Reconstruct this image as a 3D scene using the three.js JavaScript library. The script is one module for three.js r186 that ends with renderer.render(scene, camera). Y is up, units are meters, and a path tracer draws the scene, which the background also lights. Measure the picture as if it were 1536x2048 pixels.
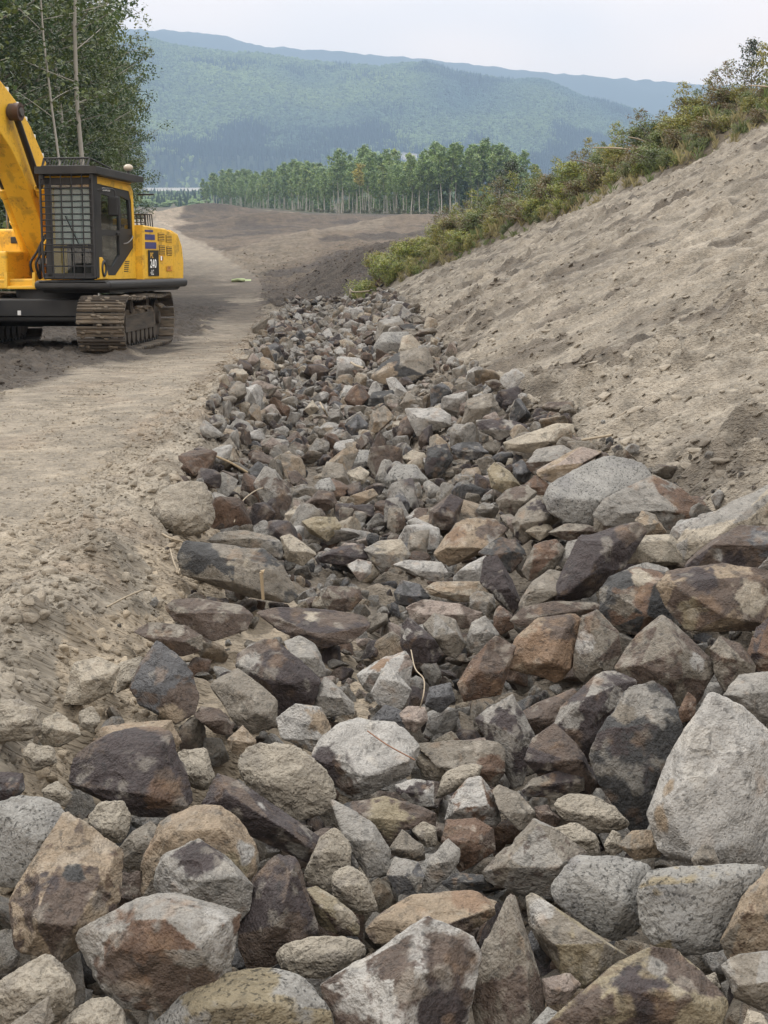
import * as THREE from 'three';
import { ConvexHull } from 'three/addons/math/ConvexHull.js';
import { mergeGeometries, mergeVertices } from 'three/addons/utils/BufferGeometryUtils.js';
import { RoundedBoxGeometry } from 'three/addons/geometries/RoundedBoxGeometry.js';

// ---------------------------------------------------------------- helpers
function rng(seed) { let a = seed >>> 0; return () => { a = (a + 0x6D2B79F5) >>> 0; let t = Math.imul(a ^ (a >>> 15), 1 | a); t = (t + Math.imul(t ^ (t >>> 7), 61 | t)) ^ t; return ((t ^ (t >>> 14)) >>> 0) / 4294967296; }; }
const clamp = (x, a, b) => x < a ? a : x > b ? b : x, lerp = (a, b, t) => a + (b - a) * t;
const smooth = (a, b, x) => { const t = clamp((x - a) / (b - a), 0, 1); return t * t * (3 - 2 * t); };
const PERM = new Uint8Array(512), GRAD = new Float32Array(256);
{ const r = rng(77); for (let i = 0; i < 256; i++) { PERM[i] = i; GRAD[i] = r() * 2 - 1; } for (let i = 255; i > 0; i--) { const j = Math.floor(r() * (i + 1)); [PERM[i], PERM[j]] = [PERM[j], PERM[i]]; } for (let i = 0; i < 256; i++) PERM[256 + i] = PERM[i]; }
function noise(x, y, z = 0) {            // smooth value noise, -1..1
  const xi = Math.floor(x), yi = Math.floor(y), zi = Math.floor(z);
  let u = x - xi, v = y - yi, w = z - zi; u = u * u * (3 - 2 * u); v = v * v * (3 - 2 * v); w = w * w * (3 - 2 * w);
  const X = xi & 255, Y = yi & 255, Z = zi & 255, a = PERM[X] + Y, b = PERM[(X + 1) & 255] + Y;
  const aa = PERM[a & 255] + Z, ab = PERM[(a + 1) & 255] + Z, ba = PERM[b & 255] + Z, bb = PERM[(b + 1) & 255] + Z;
  const g = (i) => GRAD[PERM[i & 255]];
  return lerp(lerp(lerp(g(aa), g(ba), u), lerp(g(ab), g(bb), u), v), lerp(lerp(g(aa + 1), g(ba + 1), u), lerp(g(ab + 1), g(bb + 1), u), v), w);
}
const fbm = (x, y, z, n = 4) => { let s = 0, a = 0.5; for (let i = 0; i < n; i++) { s += a * noise(x, y, z); x = x * 2.03 + 11.7; y = y * 2.03 + 3.1; z = z * 2.03 + 7.3; a *= 0.5; } return s; };
const billow = (x, y, z, n = 3) => { let s = 0, a = 0.5; for (let i = 0; i < n; i++) { s += a * (1 - 2 * Math.abs(noise(x, y, z))); x = x * 2.1 + 5.3; y = y * 2.1 + 9.1; z = z * 2.1 + 1.7; a *= 0.5; } return s; };
// ---------------------------------------------------------------- camera, sky, sun, exposure
const scene = new THREE.Scene();
const EYE = 1.6, FOCAL = 3100, PITCH = 12.26 * Math.PI / 180;   // a phone's 2x lens, held 1.6 m up, tilted down
const camera = new THREE.PerspectiveCamera(2 * Math.atan(1024 / FOCAL) * 180 / Math.PI, 0.75, 0.1, 30000);
camera.position.set(0, EYE, 0);
camera.rotation.x = -PITCH;
scene.add(camera);

const renderer = new THREE.WebGLRenderer({ antialias: true });
renderer.toneMapping = THREE.LinearToneMapping;
renderer.toneMappingExposure = 1.5;
renderer.shadowMap.enabled = true;
renderer.setSize(768, 1024);

{ // smoky overcast: pale everywhere, brighter overhead, soft broad bands
  const w = 512, h = 256, data = new Float32Array(w * h * 4);
  for (let j = 0; j < h; j++) for (let i = 0; i < w; i++) {
    const el = (j + 0.5) / h * Math.PI - Math.PI / 2, az = i / w * Math.PI * 2, s = Math.sin(el), k = (j * w + i) * 4;
    const up = Math.max(0, s), cx = Math.cos(az) * 3, cy = Math.sin(az) * 3;
    const cloud = smooth(-0.12, 0.3, fbm(cx, cy, up * 16 + 2.2, 4) + 0.9 * smooth(0.06, 0.115, up) - 0.28);   // cream stratus over a greyer band near the hills
    const lum = s < 0 ? 0.4 : 0.8 + 1.2 * Math.pow(up, 0.9) + 0.2 * cloud * Math.exp(-up * 3);
    const warm = (0.75 + 0.6 * cloud) * Math.exp(-up * 4.5);
    data[k] = lum * (1.0 + 0.38 * warm); data[k + 1] = lum * (1.0 + 0.06 * warm); data[k + 2] = lum * (1.0 - 0.22 * warm); data[k + 3] = 1;
  }
  const t = new THREE.DataTexture(data, w, h, THREE.RGBAFormat, THREE.FloatType);
  t.mapping = THREE.EquirectangularReflectionMapping; t.magFilter = THREE.LinearFilter; t.minFilter = THREE.LinearFilter; t.needsUpdate = true;
  scene.background = t; scene.environment = t;
}
const sun = new THREE.DirectionalLight(new THREE.Color(1, 0.95, 0.87), 1.5);
sun.position.set(-42, 62, -62); sun.target.position.set(0, 0, -20);
sun.castShadow = true; sun.shadow.radius = 20; sun.shadow.mapSize.set(4096, 4096);
Object.assign(sun.shadow.camera, { left: -70, right: 70, top: 70, bottom: -70, near: 1, far: 300 });
scene.add(sun, sun.target);
scene.fog = new THREE.FogExp2(new THREE.Color(0.52, 0.72, 1.0), 0.00018);

function curve(pts) {                    // smooth interpolation through [t, value] pairs
  const n = pts.length, m = pts.map((p, i) => { const a = pts[Math.max(0, i - 1)], b = pts[Math.min(n - 1, i + 1)]; return (b[1] - a[1]) / (b[0] - a[0]); });
  return (t) => {
    if (t <= pts[0][0]) return pts[0][1] + m[0] * (t - pts[0][0]);
    if (t >= pts[n - 1][0]) return pts[n - 1][1] + m[n - 1] * (t - pts[n - 1][0]);
    let i = 0; while (t > pts[i + 1][0]) i++;
    const h = pts[i + 1][0] - pts[i][0], s = (t - pts[i][0]) / h, s2 = s * s, s3 = s2 * s;
    return (2 * s3 - 3 * s2 + 1) * pts[i][1] + (s3 - 2 * s2 + s) * h * m[i] + (-2 * s3 + 3 * s2) * pts[i + 1][1] + (s3 - s2) * h * m[i + 1];
  };
}
const taken = {};
function numbered(name) { const n = taken[name] = (taken[name] ?? -1) + 1; return n ? name + '_' + String(n).padStart(3, '0') : name; }
function shade(o) { o.traverse((c) => { if (c.isMesh) { c.castShadow = true; c.receiveShadow = true; } }); return o; }
function top(o, name, label, category, group, kind) {
  o.name = numbered(name); if (label) o.userData.label = label; if (category) o.userData.category = category;
  if (group) o.userData.group = group; if (kind) o.userData.kind = kind;
  scene.add(shade(o)); return o;
}
const C = (r, g, b) => new THREE.Color().setRGB(r, g, b);
function mat(color, roughness = 0.9, more = {}) { return new THREE.MeshStandardMaterial({ color, roughness, metalness: 0, ...more }); }
function tex(size, fn, srgb = false) {   // tileable when fn is; fn(u, v) -> [r, g, b] in 0..1
  const d = new Uint8Array(size * size * 4);
  for (let j = 0; j < size; j++) for (let i = 0; i < size; i++) { const c = fn(i / size, j / size), k = (j * size + i) * 4; for (let q = 0; q < 3; q++) d[k + q] = clamp(Math.round((c[q] ?? c[0]) * 255), 0, 255); d[k + 3] = 255; }
  const t = new THREE.DataTexture(d, size, size); t.wrapS = t.wrapT = THREE.RepeatWrapping; t.magFilter = THREE.LinearFilter; t.minFilter = THREE.LinearMipmapLinearFilter; t.generateMipmaps = true;
  if (srgb) t.colorSpace = THREE.SRGBColorSpace; t.needsUpdate = true; return t;
}
const torus = (u, v, f, seed, n = 4) => { // tileable fbm
  let s = 0, a = 0.5, q = f; for (let i = 0; i < n; i++) { s += a * tnoise(u * q, v * q, q, seed + i * 13.7); q *= 2; a *= 0.5; } return s; };
function tnoise(x, y, per, z) {
  const xi = Math.floor(x), yi = Math.floor(y); let u = x - xi, v = y - yi; u = u * u * (3 - 2 * u); v = v * v * (3 - 2 * v);
  const g = (a, b) => GRAD[PERM[(PERM[(PERM[((a % per) + per) % per & 255] + ((b % per) + per) % per) & 255] + Math.floor(z)) & 255]];
  return lerp(lerp(g(xi, yi), g(xi + 1, yi), u), lerp(g(xi, yi + 1), g(xi + 1, yi + 1), u), v);
}
function cells(u, v, n, seed) {          // tileable Worley: distances to the two nearest points
  let a = 9, b = 9; const X = Math.floor(u * n), Y = Math.floor(v * n);
  for (let j = -1; j <= 1; j++) for (let i = -1; i <= 1; i++) {
    const cx = ((X + i) % n + n) % n, cy = ((Y + j) % n + n) % n, h = PERM[(PERM[(cx + seed) & 255] + cy) & 255];
    const dx = X + i + 0.5 + 0.45 * GRAD[h] - u * n, dy = Y + j + 0.5 + 0.45 * GRAD[(h + 91) & 255] - v * n, d = Math.hypot(dx, dy);
    if (d < a) { b = a; a = d; } else if (d < b) b = d;
  }
  return [a, b];
}
const sinP = Math.sin(PITCH), cosP = Math.cos(PITCH);
function bearing(px, py) { const dx = (px - 768) / FOCAL, dy = (1024 - py) / FOCAL, den = cosP + dy * sinP; return [dx / den, (dy * cosP - sinP) / den]; }   // a survey reading: sideways and upward metres per metre ahead
// ---------------------------------------------------------------- the lie of the land (x to the right, d metres ahead, heights with the eye at 1.6)
const roadH = curve([[-30, 0.2], [0, 0.15], [30, -1.56], [70, -3.9], [110, -6.2], [140, -7.2], [250, -7.7], [400, -8.7], [520, -11.2], [700, -14.5], [1000, -17.5], [1500, -18.4], [2200, -18.9]]);
const rockL = curve([[1, -1.2], [5, -1.05], [9, -1.1], [14, -1.45], [20, -1.8], [40, -2.8], [55, -3.4], [90, -6.5]]);
const roadE = curve([[1, -1.5], [6, -1.56], [12, -1.74], [19, -1.98], [40, -3.1], [60, -4.6], [90, -7.2], [126, -10.0], [160, -14.8], [200, -22], [250, -32], [300, -41], [400, -62], [600, -110]]);
const toeX = curve([[0, 1.9], [3, 1.78], [7.4, 1.56], [11.6, 1.14], [20.7, 0.68], [41, 0.29], [54, -0.1], [80, -1.5]]);
const toeH = (d) => EYE - (1.2 + 0.05 * d);
const brow = curve([[-6, 57], [-0.5, 54.5], [3.45, 46.7], [5.4, 39.8], [8.3, 34.8], [14, 28], [30, 16], [60, 8]]);
const forestX = curve([[0, -14], [30, -11.4], [45, -11.2], [60, -12.6], [90, -15.6], [130, -20.6], [175, -27.5], [300, -52], [500, -100], [900, -195]]);
const mounds = [[-45, 400, 14, 18, 3.2], [-58, 360, 9, 14, 2.6], [-36, 455, 14, 16, 1.6], [-10, 175, 8, 20, 0.7], [-20, 250, 10, 20, -0.5], [-8, 300, 18, 22, 1.2], [16, 330, 16, 26, 1.0], [-34, 330, 9, 16, 1.4], [-9, 190, 7, 12, 1.2], [5, 232, 10, 11, 1.6], [-24, 300, 9, 10, 1.8], [24, 270, 10, 12, 1.6]];
function fieldH(x, d) {
  const xb = roadE(d) + 1.6, k = lerp(0.19, 0.012, smooth(70, 330, d)), q = x - xb;
  let h = roadH(d) + k * (q > 0 ? (q < 2 ? q * q / 4 : q - 1) : 0) * (q > 40 ? 40 / q + 0.3 * (1 - 40 / q) : 1);
  h += 1.9 * smooth(0, 4.2, q) * smooth(57, 80, d) * (1 - smooth(100, 134, d + 1.2 * x)) * (1 + 0.12 * noise(x * 0.5, d * 0.12, 3));   // the dark spoil bank past the ditch
  for (const [mx, md, sx, sd, a] of mounds) { const e = ((x - mx) / sx) ** 2 + ((d - md) / sd) ** 2; if (e < 9) h += a * Math.exp(-e); }
  return h;
}
function macro(x, d) {
  const w = smooth(47, 58, d), fx = forestX(d);
  let h;
  const E = roadE(d), L = rockL(d), T = toeX(d), G = roadH(d);
  if (x <= E) h = G + (x < fx ? 0.12 * Math.min(6, fx - x) + 0.0 : 0) - 0.02 * smooth(0, 4, E - x);
  else if (x < L) { const u = (x - E) / (L - E); h = G + (1 - w) * 0.1 * Math.sin(Math.PI * u); }
  else if (x < T) { const u = (x - L) / (T - L), dep = lerp(0.24, 0.34, smooth(4, 16, d)); h = lerp(G, toeH(d), u) - dep * Math.sin(Math.PI * Math.pow(u, 0.85)) ** 1.2; h -= 0.05; h += 0.05 * (Math.abs(u - 0.5) * 2) ** 6; }
  else h = toeH(d) + 0.5 * (x - T);
  if (x > E && w > 0) h = lerp(h, fieldH(x, d), x < T ? w : 0);
  if (x > toeX(d)) {
    const db = brow(x), q = d - db;
    if (q > -0.5) {
      const Tb = toeX(db), edge = toeH(db) + 0.5 * (x - Tb);
      const nat = edge + 0.05 + 0.13 * Math.min(q, 4) - 0.12 * Math.max(0, q - 4), f = fieldH(x, d), far = smooth(0, 14, q);
      const m = Math.max(nat, f), e = Math.min(nat, f), over = m + 0.25 * Math.exp(-(m - e) * 2);
      h = lerp(h, q > 0 ? lerp(nat, over, far) : nat, smooth(-0.4, 0.4, q));
    }
  }
  return h;
}
function zone(x, d) {                    // road, bank, ditch, slope, brow, field, forest
  if (x < forestX(d)) return 'forest';
  if (x < roadE(d)) return 'road';
  if (d > 55 && x < toeX(d)) return 'field';
  if (x < rockL(d)) return 'bank';
  if (x < toeX(d)) return 'ditch';
  return d < brow(x) ? 'slope' : d > brow(x) + 9 ? 'field' : 'brow';
}
function domes(x, y, seed, p = 0.7) {   // lumps strewn on a surface: each an angular dome of its own size
  const X = Math.floor(x), Y = Math.floor(y); let h = 0;
  for (let j = -1; j <= 1; j++) for (let i = -1; i <= 1; i++) {
    const k = PERM[(PERM[(X + i + seed) & 255] + Y + j) & 255], a = GRAD[k]; if (a * 0.5 + 0.5 > p) continue;
    const b = GRAD[(k + 57) & 255], c = GRAD[(k + 131) & 255], R = 0.42 + 0.3 * c, an = a * 9, ca = Math.cos(an), sa = Math.sin(an);
    const dx = X + i + 0.5 + 0.4 * b - x, dy = Y + j + 0.5 + 0.4 * GRAD[(k + 199) & 255] - y, u = Math.abs(ca * dx - sa * dy) * 1.25, v = Math.abs(sa * dx + ca * dy), q = (Math.max(u, v) * 0.55 + Math.hypot(u, v) * 0.45) / R;
    if (q < 1) h = Math.max(h, R * Math.min(1, (1 - q) * 1.8) * (0.7 + 0.3 * (1 - q)));
  }
  return h;
}
const RX = 0.75, RD = -0.66;             // the bucket's scrape direction across the cut
function rough(x, d, z) {
  if (d > 420) return 0;
  const far = smooth(40, 160, d);
  const clods = (s, a) => a * (0.75 * billow(x / s, d / s, 3.3, 3) + 0.5 * noise(x / s * 3.1, d / s * 3.1, 8));
  if (z === 'road') {
    const e = roadE(d) - x;
    let h = 0.012 * noise(x * 2.2, d * 2.2, 5) + 0.03 * noise(x * 0.5, d * 0.3, 9);
    const grit = smooth(-0.25, 0.3, fbm(x * 0.9, d * 0.5, 3, 3)) * (1 - far);
    h += grit * (0.03 * domes(x * 16, d * 12, 5, 0.55) + 0.02 * domes(x * 33, d * 24, 15, 0.5) + 0.008 * noise(x * 12, d * 10, 2));
    const e0 = lerp(2.15, 1.3, smooth(15, 30, d)), churn = smooth(e0 - 0.1, e0 + 0.5, e + 0.5 * noise(x, d * 0.4, 4)) * (1 - smooth(50, 90, d)) * smooth(11, 14, d);
    h += churn * (clods(0.3, 0.06) + 0.12 * domes(x * 4, d * 3.5, 91, 0.8) + 0.05 * domes(x * 9, d * 8, 71, 0.8));
    h += smooth(0.6, 0.0, e) * (clods(0.16, 0.03) + 0.06 * domes(x * 8, d * 7, 61, 0.8));
    if (d > 5 && d < 33) {
      const lane = Math.exp(-(((e - 0.95 - 0.02 * d) / 0.34) ** 4)) + 0.8 * Math.exp(-(((e - 2.0 - 0.02 * d) / 0.3) ** 4));
      h = h * (1 - 0.6 * lane) + lane * -0.05 * Math.max(0, Math.sin(d * 2 * Math.PI / 0.24 + x * 1.5)) ** 3 * smooth(-0.5, 0.1, noise(x * 0.9, d * 0.5, 31)) - lane * 0.02;
    }
    return h;
  }
  if (z === 'bank') return clods(0.24, 0.04) + 0.05 * noise(x * 1.6, d * 1.2, 12) + 0.12 * domes(x * 4.2, d * 3.6, 3, 0.6) + 0.06 * domes(x * 9, d * 8, 33, 0.75) + 0.018 * domes(x * 20, d * 15, 53, 0.8) - 0.02;
  if (z === 'ditch') { const u = (x - rockL(d)) / (toeX(d) - rockL(d)); return clods(0.18, 0.04) + 0.06 * domes(x * 9, d * 8, 33, 0.7) - 0.03 - 0.08 * smooth(40, 12, d) - 0.2 * smooth(9, 5, d) * smooth(0.3, 0.5, u + smooth(5.2, 4.2, d)); }
  if (z === 'slope') {
    const a = x * RX + d * RD, b = -x * RD + d * RX;   // along and across the scrapes
    const wob = b + 0.16 * noise(a * 0.6, b * 0.4, 3);
    const gn = noise(a * 0.42, wob * 2.6, 24), groove = smooth(0.09, 0.0, Math.abs(gn)) * smooth(-0.3, 0.2, noise(a * 0.7, b * 0.7, 19));
    const ridge = noise(a * 0.95, wob * 6.2, 4), fine = noise(a * 2.6, wob * 17, 14);
    const tear = smooth(-0.2, 0.35, noise(x * 0.9, d * 0.9, 41));
    return -0.075 * groove + 0.085 * (ridge > 0 ? ridge : ridge * 0.5) + 0.022 * fine + 0.09 * noise(a * 0.22, b * 0.5, 7) + (0.45 + 0.55 * tear) * (0.24 * domes(a * 1.7, wob * 4.6, 23, 0.5) + 0.16 * domes(a * 3.6, wob * 8.5, 43, 0.7)) + (0.4 + 0.6 * tear) * 0.07 * domes(a * 8, wob * 13, 13, 0.7) - 0.05;
  }
  if (z === 'brow') return clods(0.35, 0.09) + 0.12 * domes(x * 3, d * 3, 3, 0.7);
  if (z === 'forest') return clods(0.6, 0.1);
  const a = x * 0.6 + d * 0.8;
  return clods(0.5 + far, 0.12 + 0.1 * far) * (1 - 0.6 * smooth(150, 350, d)) + 0.14 * noise(a * 0.6, (x - d) * 0.12, 6) + 0.25 * far * noise(x * 0.11, d * 0.06, 16) + 0.3 * domes(x * 1.6, d * 1.1, 29, 0.6) * (1 - smooth(120, 260, d)) + 0.5 * domes(x * 0.5, d * 0.3, 9, 0.4) * far * (1 - smooth(250, 420, d));
}
function detail(x, d, z) {               // surface roughness, blended over the seams between the kinds of ground
  const h = rough(x, d, z), w = 0.12 + 0.006 * d; let best = 1e9, other;
  for (const [c, l, r] of d < 55 ? [[roadE(d), 'road', 'bank'], [rockL(d), 'bank', 'ditch'], [toeX(d), 'ditch', 'slope'], [forestX(d), 'forest', 'road']] : [[roadE(d), 'road', 'field'], [forestX(d), 'forest', 'road']]) { const q = Math.abs(x - c); if (q < w && q < best && (z === l || z === r)) { best = q; other = z === l ? r : l; } }
  return other ? lerp(lerp(h, rough(x, d, other), 0.5), h, smooth(0, w, best)) : h;
}
function groundH(x, d) { return macro(x, d) + detail(x, d, zone(x, d)); }
function meet(px, py, off = 0) {         // where a sight line meets the land
  const [k, s] = bearing(px, py); let a = 1.4, b = 1.4;
  for (let i = 0; i < 900; i++) { b = a * 1.012; if (EYE + s * b < macro(k * b, b) + off) break; a = b; }
  for (let i = 0; i < 18; i++) { const m = (a + b) / 2; if (EYE + s * m < macro(k * m, m) + off) b = m; else a = m; }
  return b;
}
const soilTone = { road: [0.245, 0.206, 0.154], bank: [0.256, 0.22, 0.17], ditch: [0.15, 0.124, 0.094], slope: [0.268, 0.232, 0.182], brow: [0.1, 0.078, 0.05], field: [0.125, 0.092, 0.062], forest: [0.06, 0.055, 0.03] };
const farRoad = [[-41, 300], [-50, 350], [-55, 400], [-48, 432], [-36, 440], [-24, 430], [-14, 424]];
function soil(x0, d0, z0) {
  const jw = 0.16 + 0.012 * Math.min(d0, 60), x = x0 + jw * fbm(x0 * 1.7, d0 * 1.1, 51, 3) * 1.6, d = d0 + 1.5 * jw * noise(x0 * 1.3, d0 * 0.8, 61), z = zone(x, d);
  const c = soilTone[z].slice(), n = fbm(x * 0.8, d * 0.8, 21, 4), f = noise(x * 5, d * 5, 2), s = noise(x * 21, d * 21, 6);
  let m = 1 + 0.2 * n + 0.13 * f + 0.12 * s;
  const mixTo = (t, k) => { for (let i = 0; i < 3; i++) c[i] = lerp(c[i], t[i], k); };
  if (z === 'road') {
    const e = roadE(d) - x;
    const e0 = lerp(2.15, 1.3, smooth(15, 30, d)), churn = smooth(e0 - 0.15, e0 + 0.35, e + 0.8 * fbm(x * 0.9, d * 0.5, 4, 4)) * (1 - smooth(60, 110, d)) * smooth(11, 14, d);
    
    mixTo([0.17, 0.13, 0.09], 0.75 * smooth(0.5, 0, e + 0.25 * n) * smooth(14, 20, d));
    mixTo([0.105, 0.081, 0.059], 0.9 * smooth(28, 45, d) * (1 - smooth(125, 165, d)) * smooth(-0.6, -0.1, fbm(x * 0.5, d * 0.1, 8, 3)));
    mixTo([0.22, 0.17, 0.12], 0.5 * smooth(0.05, 0.4, fbm(x * 1.7, d * 0.5, 77, 4)));
    mixTo([0.052, 0.04, 0.03], churn * 0.92);
  } else if (z === 'bank') mixTo([0.2, 0.155, 0.11], 0.6 * smooth(0.0, 0.4, fbm(x * 2.2, d * 2.2, 5, 3)));
  else if (z === 'slope') {
    mixTo([0.11, 0.09, 0.069], 0.85 * smooth(-0.05, 0.26, fbm(x * 0.62 * RX + d * 0.62 * RD, (-x * RD + d * RX) * 2.0, 15, 5)));
  } else if (z === 'field') {
    const p = fbm(x * 0.05, d * 0.018, 33, 4);
    mixTo([0.185, 0.14, 0.097], 0.75 * smooth(0.03, 0.2, p) * smooth(120, 180, d)); mixTo([0.06, 0.046, 0.036], 0.75 * smooth(0.0, 0.2, fbm(x * 0.2, d * 0.09, 53, 4)));
    { const cx = lerp(-15, -5, smooth(138, 245, d)); mixTo([0.235, 0.188, 0.134], 0.9 * smooth(6.5, 3.5, Math.abs(x - cx) + 2 * noise(x * 0.3, d * 0.05, 3)) * smooth(122, 140, d) * smooth(262, 235, d)); }
    mixTo([0.07, 0.052, 0.038], 0.75 * smooth(125, 105, d + x + 5 * noise(x * 0.3, d * 0.1, 8)));
    let near = 99; for (let i = 0; i + 1 < farRoad.length; i++) { const [ax, ad] = farRoad[i], [bx, bd] = farRoad[i + 1], t = clamp(((x - ax) * (bx - ax) + (d - ad) * (bd - ad)) / ((bx - ax) ** 2 + (bd - ad) ** 2), 0, 1); near = Math.min(near, Math.hypot(x - lerp(ax, bx, t), d - lerp(ad, bd, t))); }
    mixTo([0.36, 0.29, 0.21], smooth(5, 3, near));
    mixTo([0.05, 0.06, 0.022], smooth(395, 430, d - 0.1 * x) * smooth(8, 11, near) * smooth(-60, -25, x + 0.2 * (d - 400)));
    mixTo([0.16, 0.13, 0.085], 0.7 * smooth(420, 520, d));
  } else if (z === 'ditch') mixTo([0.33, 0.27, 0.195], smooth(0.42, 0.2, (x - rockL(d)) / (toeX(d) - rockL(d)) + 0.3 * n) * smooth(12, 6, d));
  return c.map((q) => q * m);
}
const soilMap = tex(1024, (u, v) => { const a = torus(u, v, 8, 3, 6), g = torus(u, v, 64, 40, 3), [p] = cells(u, v, 60, 7); const peb = smooth(0.36, 0.22, p) * (0.5 + 0.5 * GRAD[Math.floor((u * 60 | 0) * 7 + (v * 60 | 0) * 31) & 255]); return [0.8 + 0.4 * a + 0.34 * g + 0.16 * peb]; });
const soilBump = tex(1024, (u, v) => { const a = torus(u, v, 16, 9, 6), [p, q] = cells(u, v, 48, 31), [p2] = cells(u, v, 110, 5); return [0.4 + 0.36 * a + 0.25 * smooth(0.4, 0.1, p) + 0.16 * smooth(0.4, 0.1, p2)]; });
const soilMat = new THREE.MeshStandardMaterial({ vertexColors: true, map: soilMap, bumpMap: soilBump, bumpScale: 0.02, roughness: 0.97 });
const wide = (t) => { const c = t.clone(); c.repeat.set(0.16, 0.16); c.needsUpdate = true; return c; };
const fieldMat = new THREE.MeshStandardMaterial({ vertexColors: true, roughness: 0.98, map: wide(soilMap), bumpMap: wide(soilBump), bumpScale: 0.35 });
{
  const rows = []; // depth of each row
  for (let d = -24; d < 1.2; d += 2.1) rows.push(d);
  const run = (a, b, r) => { for (let d = a; d < b; d *= 1 + r) rows.push(d); };
  run(1.3, 4, 0.011); run(4, 60, 0.0037); run(60, 200, 0.009); run(200, 1400, 0.016);
  const NC = 450, cols = [];
  for (let i = 0; i <= NC; i++) { const w = i / NC * 2 - 1, a = Math.abs(w); const th = a < 0.88 ? 18.5 * a / 0.88 : 18.5 + 46 * ((a - 0.88) / 0.12) ** 2; cols.push(Math.sign(w) * Math.tan(th * Math.PI / 180)); }
  const nr = rows.length, W1 = NC + 1, pos = new Float32Array(nr * W1 * 3), col = new Float32Array(nr * W1 * 3), uv = new Float32Array(nr * W1 * 2), zones = new Array(nr * W1);
  for (let j = 0; j < nr; j++) for (let i = 0; i <= NC; i++) {
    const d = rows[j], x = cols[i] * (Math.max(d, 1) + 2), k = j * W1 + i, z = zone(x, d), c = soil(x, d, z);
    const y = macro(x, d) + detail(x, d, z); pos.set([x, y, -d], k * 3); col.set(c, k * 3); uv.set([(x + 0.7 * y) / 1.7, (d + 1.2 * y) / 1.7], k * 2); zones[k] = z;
  }
  const lists = { dirt_road: [], ground: [], soil_bank: [], ditch: [], cut_slope: [], hillside: [], field: [] };
  const into = { road: 'dirt_road', bank: 'soil_bank', ditch: 'ditch', slope: 'cut_slope', brow: 'hillside', field: 'field', forest: 'ground' };
  for (let j = 0; j + 1 < nr; j++) for (let i = 0; i < NC; i++) { const a = j * W1 + i, b = a + 1, c = a + W1, e = c + 1; lists[into[zones[a]]].push(a, b, c, b, e, c); }
  const all = new THREE.BufferGeometry(); all.setAttribute('position', new THREE.BufferAttribute(pos, 3)); all.setIndex(Object.values(lists).flat()); all.computeVertexNormals();
  const nrm = all.attributes.normal.array;
  const words = { dirt_road: 'compacted dirt haul road with track prints beside the excavator', ground: 'dark forest floor under the roadside trees', soil_bank: 'loose cloddy soil bank between the dirt road and the riprap', ditch: 'dirt bed of the ditch under the riprap', cut_slope: 'bare scraped earth cut slope above the riprap', hillside: 'brushy hillside along the top of the cut slope', field: 'stripped brown field beyond the end of the ditch' };
  for (const [name, idx] of Object.entries(lists)) {
    const map = new Map(), P = [], N = [], K = [], U = [], I = [];
    for (const v of idx) { let n = map.get(v); if (n === undefined) { n = map.size; map.set(v, n); P.push(pos[v * 3], pos[v * 3 + 1], pos[v * 3 + 2]); N.push(nrm[v * 3], nrm[v * 3 + 1], nrm[v * 3 + 2]); K.push(col[v * 3], col[v * 3 + 1], col[v * 3 + 2]); U.push(uv[v * 2], uv[v * 2 + 1]); } I.push(n); }
    const g = new THREE.BufferGeometry(); g.setIndex(I);
    g.setAttribute('position', new THREE.Float32BufferAttribute(P, 3)); g.setAttribute('normal', new THREE.Float32BufferAttribute(N, 3)); g.setAttribute('color', new THREE.Float32BufferAttribute(K, 3)); g.setAttribute('uv', new THREE.Float32BufferAttribute(U, 2));
    top(new THREE.Mesh(g, name === 'field' ? fieldMat : soilMat), name, words[name], { dirt_road: 'road', soil_bank: 'bank', cut_slope: 'slope', hillside: 'hill' }[name] ?? name, null, 'structure');
  }
}
// ---------------------------------------------------------------- the valley: river, forested hill, far ridge
const WATER = -23.5;
const sOf = (py) => bearing(768, py)[1], kOf = (px) => (px - 768) / FOCAL;
const hillTop = curve([[-900, 100], [-400, 92], [0, 85], [240, 86], [500, 114], [700, 138], [800, 136], [900, 148], [1000, 160], [1100, 182], [1200, 208], [1300, 236], [1500, 290], [2000, 330], [2600, 340]].map(([px, py]) => [kOf(px), sOf(py)]));
const ridgeTop = curve([[-1200, 40], [-400, 50], [0, 54], [240, 60], [330, 62], [400, 68], [470, 76], [520, 91], [620, 101], [700, 107], [900, 126], [1100, 148], [1250, 160], [1400, 170], [1600, 176], [2400, 190]].map(([px, py]) => [kOf(px), sOf(py)]));
const HB = 3250, HC = 4500;
const cliffs = [[800, 0.014, 1], [890, 0.02, 1], [980, 0.014, 1.3]].map(([px, r, a]) => [kOf(px), r, a]);
function hillH(k, d) {
  const crest = hillTop(k) * HC + EYE + 18 * noise(k * 40, 2, 5), t = (d - HB) / (HC - HB);
  const n = 26 * fbm(k * 26, d / 420, 4, 4) * smooth(0, 0.2, t) * (1 - 0.75 * smooth(0.7, 1, t));
  if (t < 0) return WATER - 2;
  if (t > 1) return crest - 60 * (t - 1) * 4;
  const prof = 0.16 * smooth(0, 0.045, t) + 0.84 * (0.55 * t + 0.45 * smooth(0, 1.0, t));
  return WATER - 2 + (crest - WATER) * prof * (1 - 0.0) + n;
}
function cliffAt(k, d) { const h = hillH(k, d) - WATER; if (h > 110 || h < 20) return false; for (const [ck, r, a] of cliffs) { const e = Math.abs(k - ck) / r; if (e < 1 && Math.abs(h - 62) < 12 * a * (1 - e * e) * (0.8 + 0.7 * noise(k * 420, 3, 1))) return true; } return false; }
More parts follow.
